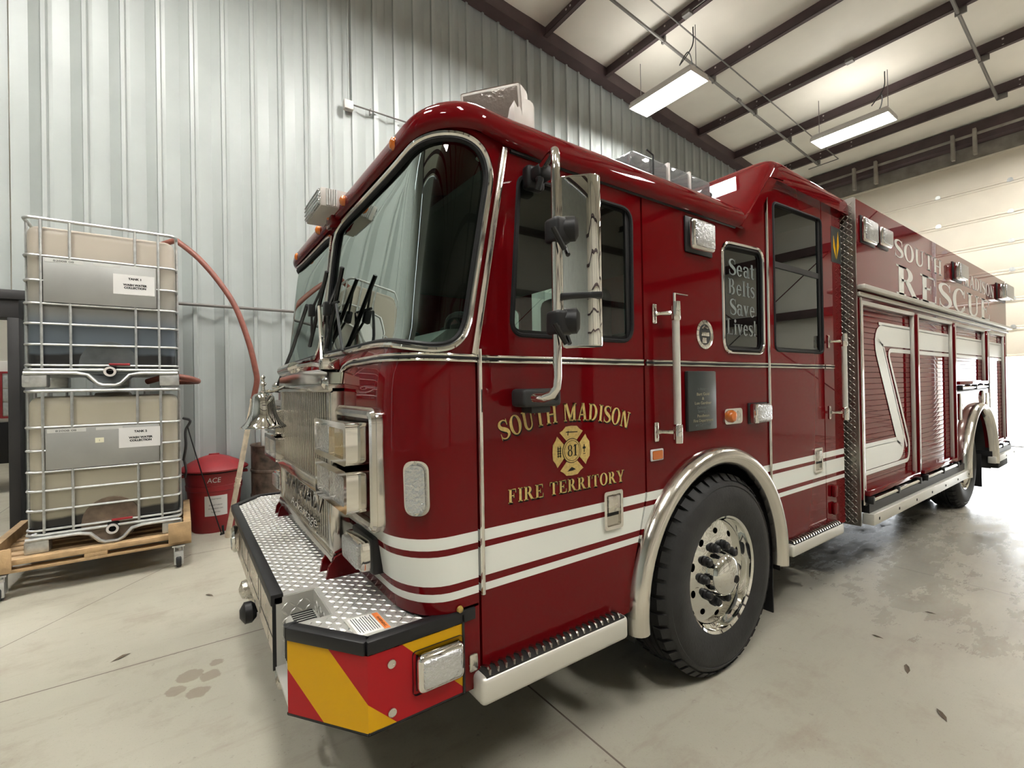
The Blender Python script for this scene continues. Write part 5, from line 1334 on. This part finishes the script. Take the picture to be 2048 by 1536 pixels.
# window lettering
for t, x, z, wd in (('Seat', 2.415, 2.085, .265), ('Belts', 2.405, 1.978, .278), ('Save', 2.418, 1.868, .262), ('Lives!', 2.385, 1.760, .305)):
    m = MB(); h_ = .088; letters(m, t, h_, lambda a, b, t_: Vector((x+a, .0095-t_, z+b)), wscale=wd/(line_w(t)*h_), th=.0008); m.build('window_lettering', M['frost'], md, angle=0)
# ------------------------------------------------------------------ bell on the far corner of the cab
bc = Vector((.340, 1.320, 1.322))
m = MB(); m.lathe([(.005, .172), (.038, .166), (.050, .152), (.055, .11), (.062, .065), (.076, .032), (.094, .010), (.105, .0), (.105, -.006), (.096, -.004), (.068, .03), (.05, .08), (.001, .14)], bc - Vector((0, 0, .004)), (0, 0, 1), 40, False); bell = part(m, 'bell', M['mirror'], angle=50)
m = MB(); m.lathe([(.016, 0), (.020, .010), (.010, .020), (.009, .04), (.017, .052), (.009, .064), (.008, .078), (.013, .088), (.003, .098)], bc + Vector((0, 0, .160)), (0, 0, 1), 16); m.build('bell_finial', M['chrome'], bell)
m = MB(); m.tube([bc + Vector((0, 0, .172)), bc + Vector((.05, .06, .176)), (.47, 1.58, 1.515), (.50, 1.64, 1.53)], .010, 10); m.build('bell_arm', M['chrome'], bell)
m = MB(); m.lathe([(.001, -.014), (.014, -.01), (.014, .008), (.004, .02), (.004, .1)], bc + Vector((0, 0, .0)), (0, 0, 1), 14); m.build('clapper', M['steel'], bell)
# ================================================================== TOTES, DOLLY, BIN, DRUM, HOSE
def tote_material(name, bands):
    """translucent plastic: colour by height, black at the bottom, plastic and contents above; bands = [(z, colour), ...] from the bottom up"""
    m, nt, b = newmat(name); N = nt.nodes; Lk = nt.links.new
    tc = N.new('ShaderNodeTexCoord'); sx = N.new('ShaderNodeSeparateXYZ'); Lk(tc.outputs['Object'], sx.inputs[0])
    nz = N.new('ShaderNodeTexNoise'); nz.inputs['Scale'].default_value = 4.; nz.inputs['Detail'].default_value = 5; Lk(tc.outputs['Object'], nz.inputs['Vector'])
    ad = N.new('ShaderNodeMath'); ad.operation = 'MULTIPLY_ADD'; Lk(nz.outputs['Fac'], ad.inputs[0]); ad.inputs[1].default_value = .06; Lk(sx.outputs['Z'], ad.inputs[2])
    mr = N.new('ShaderNodeMapRange'); mr.inputs['From Max'].default_value = 1.25; Lk(ad.outputs[0], mr.inputs['Value'])
    r = N.new('ShaderNodeValToRGB'); Lk(mr.outputs[0], r.inputs['Fac'])
    el = r.color_ramp.elements
    while len(el) > 1: el.remove(el[0])
    for i, (z, c) in enumerate(bands):
        e = el[0] if i == 0 else el.new((z+.03)/1.25)
        e.position = (z+.03)/1.25; e.color = (*c, 1)
    Lk(r.outputs['Color'], b.inputs['Base Color']); setp(b, rough=.38, spec=.4)
    return m
M['tote_hi'] = tote_material('translucent_tote_part_full', [(.0, (.012, .012, .013)), (.255, (.016, .016, .017)), (.275, (.085, .105, .125)), (.50, (.10, .12, .14)), (.58, (.17, .175, .17)), (.70, (.26, .245, .215)), (.95, (.36, .33, .275)), (1.1, (.39, .345, .285))])
M['tote_lo'] = tote_material('translucent_tote_yellowed', [(.0, (.012, .012, .012)), (.245, (.018, .017, .016)), (.265, (.29, .265, .20)), (.5, (.36, .33, .255)), (.85, (.39, .355, .28)), (1.05, (.34, .31, .24))])
M['plate'] = mat('dull_sheet_metal_plate', (.33, .33, .315), .42, .4, noise=.08, nscale=3)
def tote(base, x0, x1, y0, y1, H, label, tmat, n, recess_col):
    """cage tote: base height, footprint, height; local z from the base"""
    t = thing('caged_water_tote', ((x0+x1)/2, (y0+y1)/2, base), label, 'water tank', 'caged totes stacked on the dolly')
    B = base; zt = B + H
    xi0, xi1, yi0, yi1 = x0+.022, x1-.022, y0+.026, y1-.026
    # bottle
    m = MB(); m.box(xi0, xi1, yi0, yi1, B+.13, zt-.055, .07, 5)
    m.box((x0+x1)/2-.12, (x0+x1)/2+.12, (y0+y1)/2-.12, (y0+y1)/2+.12, zt-.08, zt-.03, .02)
    m.build('plastic_bottle', tmat, t, pivot=((x0+x1)/2, (y0+y1)/2, B))
    # cage: horizontal hoops and uprights
    m = MB(); 
    def hoop(z, r=.0095):
        lp = rrect(x0+.01, x1-.01, y0+.01, y1-.01, .07, 5); m.tube([(a, b, z) for a, b in lp], r, 8, True)
    zs = [B+.17, B+.30, B+.44, B+.585, B+.735, B+.90]
    k_ = (H-.17-.22)/(1.28-.17-.22)
    zs = [B+.17+(q-.17)*1.0*k_ for q in (.17, .325, .48, .63, .80, .985)]
    for z in zs: hoop(z)
    hoop(zt-.012, .013); hoop(B+.135, .013)
    for fx in (.115, .285, .70, .86):
        x = lerp(x0, x1, fx)
        for y in (y0, y1): m.tube([(x, y+(.008 if y == y0 else -.008), B+.13), (x, y+(.008 if y == y0 else -.008), zt-.01)], .0095, 8)
    for fy in (.15, .38, .62, .85):
        y = lerp(y0, y1, fy)
        for x in (x0+.008, x1-.008): m.tube([(x, y, B+.13), (x, y, zt-.01)], .0095, 8)
    m.build('cage', M['galv'], t)
    # base tray with the dipped front rail and corner feet
    cx = (x0+x1)/2 + .02
    m = MB(); m.box(x0+.02, x1-.02, y0+.03, y1-.02, B+.095, B+.13, .008); m.build('base_tray', M['galv'], t)
    dip = [(x0+.01, .11), (cx-.20, .11), (cx-.13, .095), (cx-.075, .03), (cx-.04, .012), (cx+.04, .012), (cx+.075, .03), (cx+.13, .095), (cx+.20, .11), (x1-.01, .11)]
    m = MB(); m.tube([(a, y0-.002, B+b) for a, b in dip], .014, 8); m.build('front_rail', M['galv'], t)
    for xa, xb in ((x0+.0, x0+.14), (x1-.14, x1)):
        for ya in (y0, y1-.12):
            m = MB(); m.box(xa, xb, ya, ya+.12, B+.0, B+.10, .012); m.lathe([(.012, 0), (.012, -.002)], (xa+.03 if xa < cx else xb-.03, ya, B+.05), (0, 1, 0), 10); m.build('corner_foot', M['galv'], t)
    for ya in (y0, y1-.12):
        m = MB(); m.box(cx-.07, cx+.07, max(ya, y0+.10), ya+.14, B, B+.10, .012); m.build('middle_foot', M['galv'], t)
    # outlet recess, valve and lever
    m = MB(); m.lathe([(.185, .02), (.183, 0), (.15, .002), (.12, .010), (.001, .012)], (cx, y0+.012, B+.185), (0, 1, 0), 28, False); m.box(cx-.185, cx+.185, y0+.012, y0+.034, B+.10, B+.185); m.build('outlet_recess', M['recess_grey'] if n == 1 else M['recess'], t)
    m = MB(); m.lathe([(.03, .06), (.036, .0), (.036, -.06), (.042, -.065), (.042, -.085), (.026, -.085), (.024, -.03), (.001, -.03)], (cx+.01, y0+.03, B+.12), (0, 1, 0), 20, False); m.box(cx-.03, cx+.05, y0+.0, y0+.06, B+.11, B+.17, .01); v = m.build('outlet_valve', M['black'], t)
    m = MB(); m.lathe([(.040, -.083), (.040, -.092), (.024, -.092), (.024, -.083)], (cx+.01, y0+.03, B+.12), (0, 1, 0), 20, False); m.build('outlet_ring', M['offwhite'], v)
    m = MB(); m.box(cx+.0, cx+.135, y0-.02, y0+.005, B+.172, B+.19, .006); m.build('valve_lever', M['binred'], v)
    # sheet plate, stickers and the printed sign
    py = y0 - .004; zp0, zp1 = zs[3]+.012, zs[5]-.012
    m = MB(); m.box(lerp(x0, x1, .13), lerp(x0, x1, .845), py, py+.004, zp0, zp1, .001); pl = m.build('sign_plate', M['plate'], t)
    if n == 1: sx0, sz0 = lerp(x0, x1, .555), lerp(zp0, zp1, .30)
    else: sx0, sz0 = lerp(x0, x1, .575), lerp(zp0, zp1, .42)
    sw, sh = .265*(x1-x0)/.95, .165
    m = MB(); m.box(sx0, sx0+sw, py-.0015, py, sz0, sz0+sh); sg = m.build('paper_sign', M['paper'], t)
    yp = py-.0018
    sans('TANK %d' % n, .023, lambda a, b, t_: Vector((sx0+sw*.52+a, yp-t_, sz0+sh*.745+b)), .0004, .085, bold=.0012).build('sign_title', M['ink'], sg)
    sans('WASH WATER\nCOLLECTION', .023, lambda a, b, t_: Vector((sx0+sw*.52+a, yp-t_, sz0+sh*.44+b)), .0004, .158, bold=.0012).build('sign_text', M['ink'], sg)
    m = MB(); m.box(lerp(x0, x1, .14), lerp(x0, x1, .37), py-.001, py, zp1-.034, zp1-.004); s2 = m.build('serial_sticker', M['label'], t)
    sans('82008 08', .02, lambda a, b, t_: Vector((lerp(x0, x1, .25)+a, py-.0013-t_, zp1-.027+b)), .0003, .12).build('sticker_print', M['ink'], s2)
    m = MB(); m.box(lerp(x0, x1, .43), lerp(x0, x1, .60), py-.001, py, zp1-.028, zp1-.006); m.build('long_sticker', M['label'], t)
    zl = zs[5]+.035
    m = MB(); m.box(lerp(x0, x1, .56), lerp(x0, x1, .65), y0+.031, y0+.036, zl, zl+.095); s3 = m.build('hazard_label', M['paper'], t)
    m = MB(); m.box(lerp(x0, x1, .588), lerp(x0, x1, .628), y0+.0295, y0+.031, zl+.008, zl+.042); m.box(lerp(x0, x1, .575), lerp(x0, x1, .64), y0+.0295, y0+.031, zl+.072, zl+.076); m.box(lerp(x0, x1, .58), lerp(x0, x1, .635), y0+.0295, y0+.031, zl+.062, zl+.065); m.build('label_print', M['ink'], s3)
    if n == 2:
        m = MB(); m.box(lerp(x0, x1, .425), lerp(x0, x1, .48), py-.001, py, zp1-.13, zp1-.09); s4 = m.build('yellow_note', M['note'], t)
        sans('1', .02, lambda a, b, t_: Vector((lerp(x0, x1, .452)+a, py-.0013-t_, zp1-.118+b)), .0003).build('note_mark', M['ink'], s4)
    return t
M['recess'] = mat('stained_plastic_recess', (.14, .10, .07), .6, noise=.5, nscale=10)
M['recess_grey'] = mat('grey_plastic_recess', (.075, .085, .088), .5, noise=.4, nscale=6)
M['note'] = mat('pale_yellow_note', (.72, .70, .52), .7)
TX0, TX1, TY0, TY1 = -.985, -.015, 3.65, 4.62
tote(1.555, TX0, TX1, TY0, TY1, 1.315, 'caged water tote on top of the stack, bluish contents, sign reading TANK 1', M['tote_hi'], 1, None)
tote(.286, TX0+.0, TX1+.005, TY0, TY1, 1.252, 'yellowish caged water tote at the bottom of the stack, sign reading TANK 2', M['tote_lo'], 2, None)
# pallet on castors
pd = thing('pallet_dolly', (-.55, 4.1, 0), 'wooden pallet on swivel castors carrying the two caged totes', 'dolly')
px0, px1, py0, py1 = -1.19, .055, 3.575, 4.62
m = MB()
for k in range(7):
    y = lerp(py0, py1-.10, k/6); m.box(px0, px1, y, y+.10, .245, .275+.010, .003)
m.build('deck_board', M['wood'], pd)
for x in (px0, (px0+px1)/2-.07, px1-.14):
    for y in (py0, (py0+py1)/2-.05, py1-.12):
        m = MB(); m.box(x, x+.14, y, y+.12, .21, .246, .004); m.build('pallet_block', M['wood'], pd)
m = MB(); m.box(px0, px1, py0, py0+.10, .19, .212, .003); m.box(px0, px1, py1-.12, py1-.02, .19, .212, .003); m.box(px0, px1, (py0+py1)/2-.05, (py0+py1)/2+.05, .19, .212, .003)
m.build('bottom_board', M['wood'], pd)
for x in (px0, px1-.055):
    m = MB(); m.box(x, x+.055, py0-.012, py1, .20, .372, .004); m.build('end_stop', M['wood'], pd)
m = MB(); m.box(px1-.16, px1-.0, py0-.03, py0-.008, .218, .385, .003); m.build('corner_board', M['wood'], pd)
m = MB(); m.box(px0, px0+.16, py0-.03, py0-.008, .2, .375, .003); m.build('corner_board', M['wood'], pd)
for x, y in ((-.035, 3.60), (-1.10, 3.60), (-.035, 4.55), (-1.10, 4.55)):
    m = MB(); m.lathe([(.055, -.02), (.062, -.015), (.062, .015), (.055, .02)], (x, y, .062), (1, 0, 0), 20); c_ = m.build('castor_wheel', M['int2'], pd)
    m = MB(); m.box(x-.045, x+.045, y-.05, y+.05, .178, .190); m.box(x-.034, x-.026, y-.03, y+.04, .05, .18); m.box(x+.026, x+.034, y-.03, y+.04, .05, .18); m.box(x-.034, x+.034, y-.05, y-.03, .03, .14, .004); m.lathe([(.03, .0), (.03, -.02)], (x, y, .178), (0, 0, 1), 14); m.build('castor_fork', M['galv'], c_)
# trash can
bc_ = (.285, 4.73); K = 1.1
def LK(p): return [(r*K, h*K) for r, h in p]
tc_ = thing('trash_can', (*bc_, 0), 'red plastic trash can with domed lid standing between totes and rusty drum', 'trash can')
m = MB(); m.lathe(LK([(.19, 0), (.196, .01), (.232, .40), (.240, .405), (.243, .45), (.236, .455), (.252, .58), (.258, .60)]), (*bc_, 0), (0, 0, 1), 40); m.build('can_body', M['binred'], tc_)
m = MB(); m.lathe(LK([(.262, .575), (.275, .585), (.275, .602), (.256, .605)]), (*bc_, 0), (0, 0, 1), 40, False); m.build('rim_band', M['ink'], tc_)
m = MB(); m.lathe(LK([(.27, .598), (.292, .592), (.296, .606), (.285, .618), (.20, .672), (.12, .712), (.05, .732), (.001, .735)]), (*bc_, 0), (0, 0, 1), 40, False); m.box(bc_[0]-.05, bc_[0]+.05, bc_[1]-.012, bc_[1]+.012, .72*K, .745*K, .006); m.build('can_lid', M['binred'], tc_)
for sx_ in (-1, 1):
    m = MB(); m.box(bc_[0]+sx_*.262*K-.03, bc_[0]+sx_*.262*K+.03, bc_[1]-.05, bc_[1]+.05, .535*K, .56*K, .008); m.build('can_handle', M['binred'], tc_)
def oncan(th0, z0, r0=.243, r1=.0):
    def f(a, b, t):
        z = z0+b; r_ = K*interp(z/K, [0, .01, .40, .405, .45, .455, .58, .60], [.19, .196, .232, .240, .243, .236, .252, .258]) + .0015 + t; th = th0 + a/r_
        return Vector((bc_[0]+r_*math.cos(th), bc_[1]+r_*math.sin(th), z))
    return f
ath = math.atan2(-1.36-bc_[1], -bc_[0])
sans('ACE', .075, oncan(ath-.02, .540), .001, .125, .12).build('maker_lettering', M['paper'], tc_)
m = MB(); fq = oncan(ath+.03, 0); vs, fs = [], []
for i_ in range(17):
    for j_ in range(7): vs.append(fq(lerp(-.10, .11, i_/16), lerp(.185, .40, j_/6), .004))
for i_ in range(16):
    for j_ in range(6): fs.append((i_*7+j_, (i_+1)*7+j_, (i_+1)*7+j_+1, i_*7+j_+1))
m.verts_faces(vs, fs); ll = m.build('paper_sheet', M['paper'], tc_)
for s_, zz, wd in (('SCRAP RAGS', .36, .10), ('DO NOT THROW', .295, .12), ('IN GARBAGE CAN', .258, .13), ('THANK YOU', .22, .08)): sans(s_, .02, lambda a, b, t: oncan(ath+.03, zz)(a, b, t+.0052), .0004, wd).build('sheet_text', M['ink'], ll)
# rusty drum with rubbish
M['rust'] = mat('rusty_peeling_drum', (.085, .06, .045), .7, noise=.85, nscale=9, detail=8, bump=.3, bscale=30)
dc = (.93, 4.78)
dm = thing('steel_drum', (*dc, 0), 'rusty open steel drum with peeling paint beside the red trash can', 'drum')
m = MB(); m.lathe([(.27, 0), (.285, .01), (.285, .27), (.293, .28), (.293, .30), (.285, .31), (.285, .56), (.293, .57), (.293, .59), (.285, .60), (.285, .855), (.294, .865), (.290, .878), (.278, .872), (.274, .85), (.274, .834), (.001, .833)], (*dc, 0), (0, 0, 1), 44, False); m.build('drum_body', M['rust'], dm)
m = MB(); m.box(.80, .895, 4.58, 4.66, .836, 1.14, .003, 1, Matrix.Rotation(0, 4, 'Z')); cb = m.build('cardboard_box', M['card'])
tag(cb, 'torn brown cardboard box stuffed into the rusty drum', 'box'); 
m = MB(); m.box(.735, .797, 4.60, 4.70, .836, 1.12, .004); m.box(.737, .798, 4.598, 4.60, .93, .985); tag(m.build('paint_can', M['label']), 'pale container sticking out of the rusty drum left of the cardboard', 'container')
m = MB(); random.seed(5)
for k in range(5):
    a = random.uniform(0, 6); m.lathe([(.001, -.03), (.03, -.02), (.042, .01), (.02, .03), (.001, .035)], (.985+.03*math.cos(a)+k*.012-.01, 4.60+.025*math.sin(a), .872), (random.uniform(-1, 1), random.uniform(-1, 1), 1), 8)
tag(m.build('crumpled_paper', M['paper']), 'crumpled white paper lying in the top of the rusty drum', 'paper')
# hose and its pipe wand
hs = thing('suction_hose', (.37, 4.25, 0), 'red-brown hose arching from the top tote into a dirty upright pipe', 'hose')
hp = [(-.30, 4.35, 2.90), (-.17, 4.33, 2.93), (-.04, 4.28, 2.985), (.01, 4.24, 2.955), (.163, 4.15, 2.80), (.325, 4.05, 2.565), (.455, 3.98, 2.31), (.557, 3.93, 1.96), (.606, 3.92, 1.71), (.618, 3.925, 1.60), (.600, 3.945, 1.48), (.585, 3.965, 1.40)]
m = MB(); m.tube(catmull(hp, 8), .0265, 12); m.build('hose_line', M['hose'], hs)
pa, pb = Vector((.590, 3.96, 1.43)), Vector((.367, 4.249, .005))
m = MB(); m.tube([pa, pb], .0245, 14); w_ = m.build('pipe_wand', M['pole'], hs)
m = MB()
for t in (.02, .58, .62): m.tube([pa.lerp(pb, t-.012), pa.lerp(pb, t+.012)], .0285, 14)
m.build('pipe_coupling', M['pole'], w_)
m = MB(); m.tube(catmull([(-.25, 4.0, 1.60), (-.1, 3.86, 1.64), (.03, 3.85, 1.63), (.10, 3.9, 1.61), (.13, 4.05, 1.60), (.1, 4.3, 1.6), (-.05, 4.5, 1.6)], 6), .026, 12)
tag(m.build('outlet_hose', M['hose']), 'short red-brown hose looping out between the two stacked totes', 'hose')
m = MB(); m.tube(catmull([(.045, 4.34, 1.16), (.075, 4.34, 1.02), (.175, 4.35, .60), (.27, 4.37, .22), (.325, 4.38, .012)], 6), .0055, 6); m.tube([(.31, 4.38, .012), (.34, 4.38, .012), (.335, 4.37, .10)], .012, 6)
tag(m.build('thin_rod', M['black']), 'thin black rod leaning on the totes in front of the trash can', 'rod')
m = MB(); m.tube(catmull([(.01, 4.50, .80), (.03, 4.47, .95), (.03, 4.49, 1.10), (.07, 4.47, 1.2), (.01, 4.51, 1.23)], 6), .012, 8); m.tube(catmull([(.01, 4.51, .82), (.03, 4.49, .70), (.02, 4.51, .62)], 6), .010, 8)
tag(m.build('cable_bundle', M['blackst']), 'dark cable bundle hanging on the cage side beside the trash can', 'cable')
# ------------------------------------------------------------------ things in the next bay, seen through the doorway
sh = thing('storage_cabinet', (-2.3, 9.3, 0), 'white cabinet with red framed doors on a black base in the next bay', 'cabinet')
m = MB(); m.box(-3.4, -1.95, 9.0, 9.7, 1.08, 2.02, .01); m.build('cabinet_body', M['offwhite'], sh)
m = MB(); m.box(-3.4, -1.95, 8.98, 9.7, .45, 1.08, .01); m.build('black_base', M['black'], sh)
for x in (-2.9, -2.27):
    m = MB(); m.panel(rrect(x, x+.32, 1.14, 1.86, .01), [rrect(x+.03, x+.29, 1.17, 1.83, .01)], sideY(8.985), .015); fr = m.build('red_frame', M['binred'], sh)
    for k in range(3):
        m = MB(); m.box(x+.04, x+.28, 8.988, 9.0, 1.19+k*.21, 1.38+k*.21, .004); m.build('shelf_bin', M['galv'], fr)
for x in (-3.3, -2.05):
    m = MB(); m.box(x-.04, x+.04, 9.05, 9.6, 0, .46); m.build('leg', M['black'], sh)

M['leaf'] = mat('dry_leaf', (.10, .075, .05), .8)
# scraps of leaf and grit on the floor
rl = random.Random(11)
for k, (x, y, sz, a) in enumerate(((3.05, -.55, .05, .3), (3.45, -.95, .035, 1.2), (2.75, -.75, .045, .6), (3.9, -.45, .03, 2.), (4.3, -1.1, .04, .2), (3.3, -.35, .03, 1.7), (.55, 2.35, .04, .4), (-.30, 2.1, .05, .5), (.15, 2.75, .04, 2.2), (2.6, -1.05, .03, .9))):
    m = MB(); c = Vector((x, y, 0)); d = Vector((math.cos(a), math.sin(a), 0)); n_ = Vector((-d.y, d.x, 0))
    m.verts_faces([c-d*sz, c-d*sz*.3-n_*sz*.25+Vector((0, 0, .004)), c+d*sz*.4-n_*sz*.2+Vector((0, 0, .006)), c+d*sz+Vector((0, 0, .003)), c+d*sz*.3+n_*sz*.22+Vector((0, 0, .008)), c-d*sz*.5+n_*sz*.15+Vector((0, 0, .002)), c+Vector((0, 0, -.0))], [(0, 1, 6), (1, 2, 6), (2, 3, 6), (3, 4, 6), (4, 5, 6), (5, 0, 6)])
    tag(m.build('leaf_scrap', M['leaf'], pivot=(x, y, 0)), 'small dry brown leaf scrap lying on the concrete floor', 'leaf', 'leaf scraps on the floor')
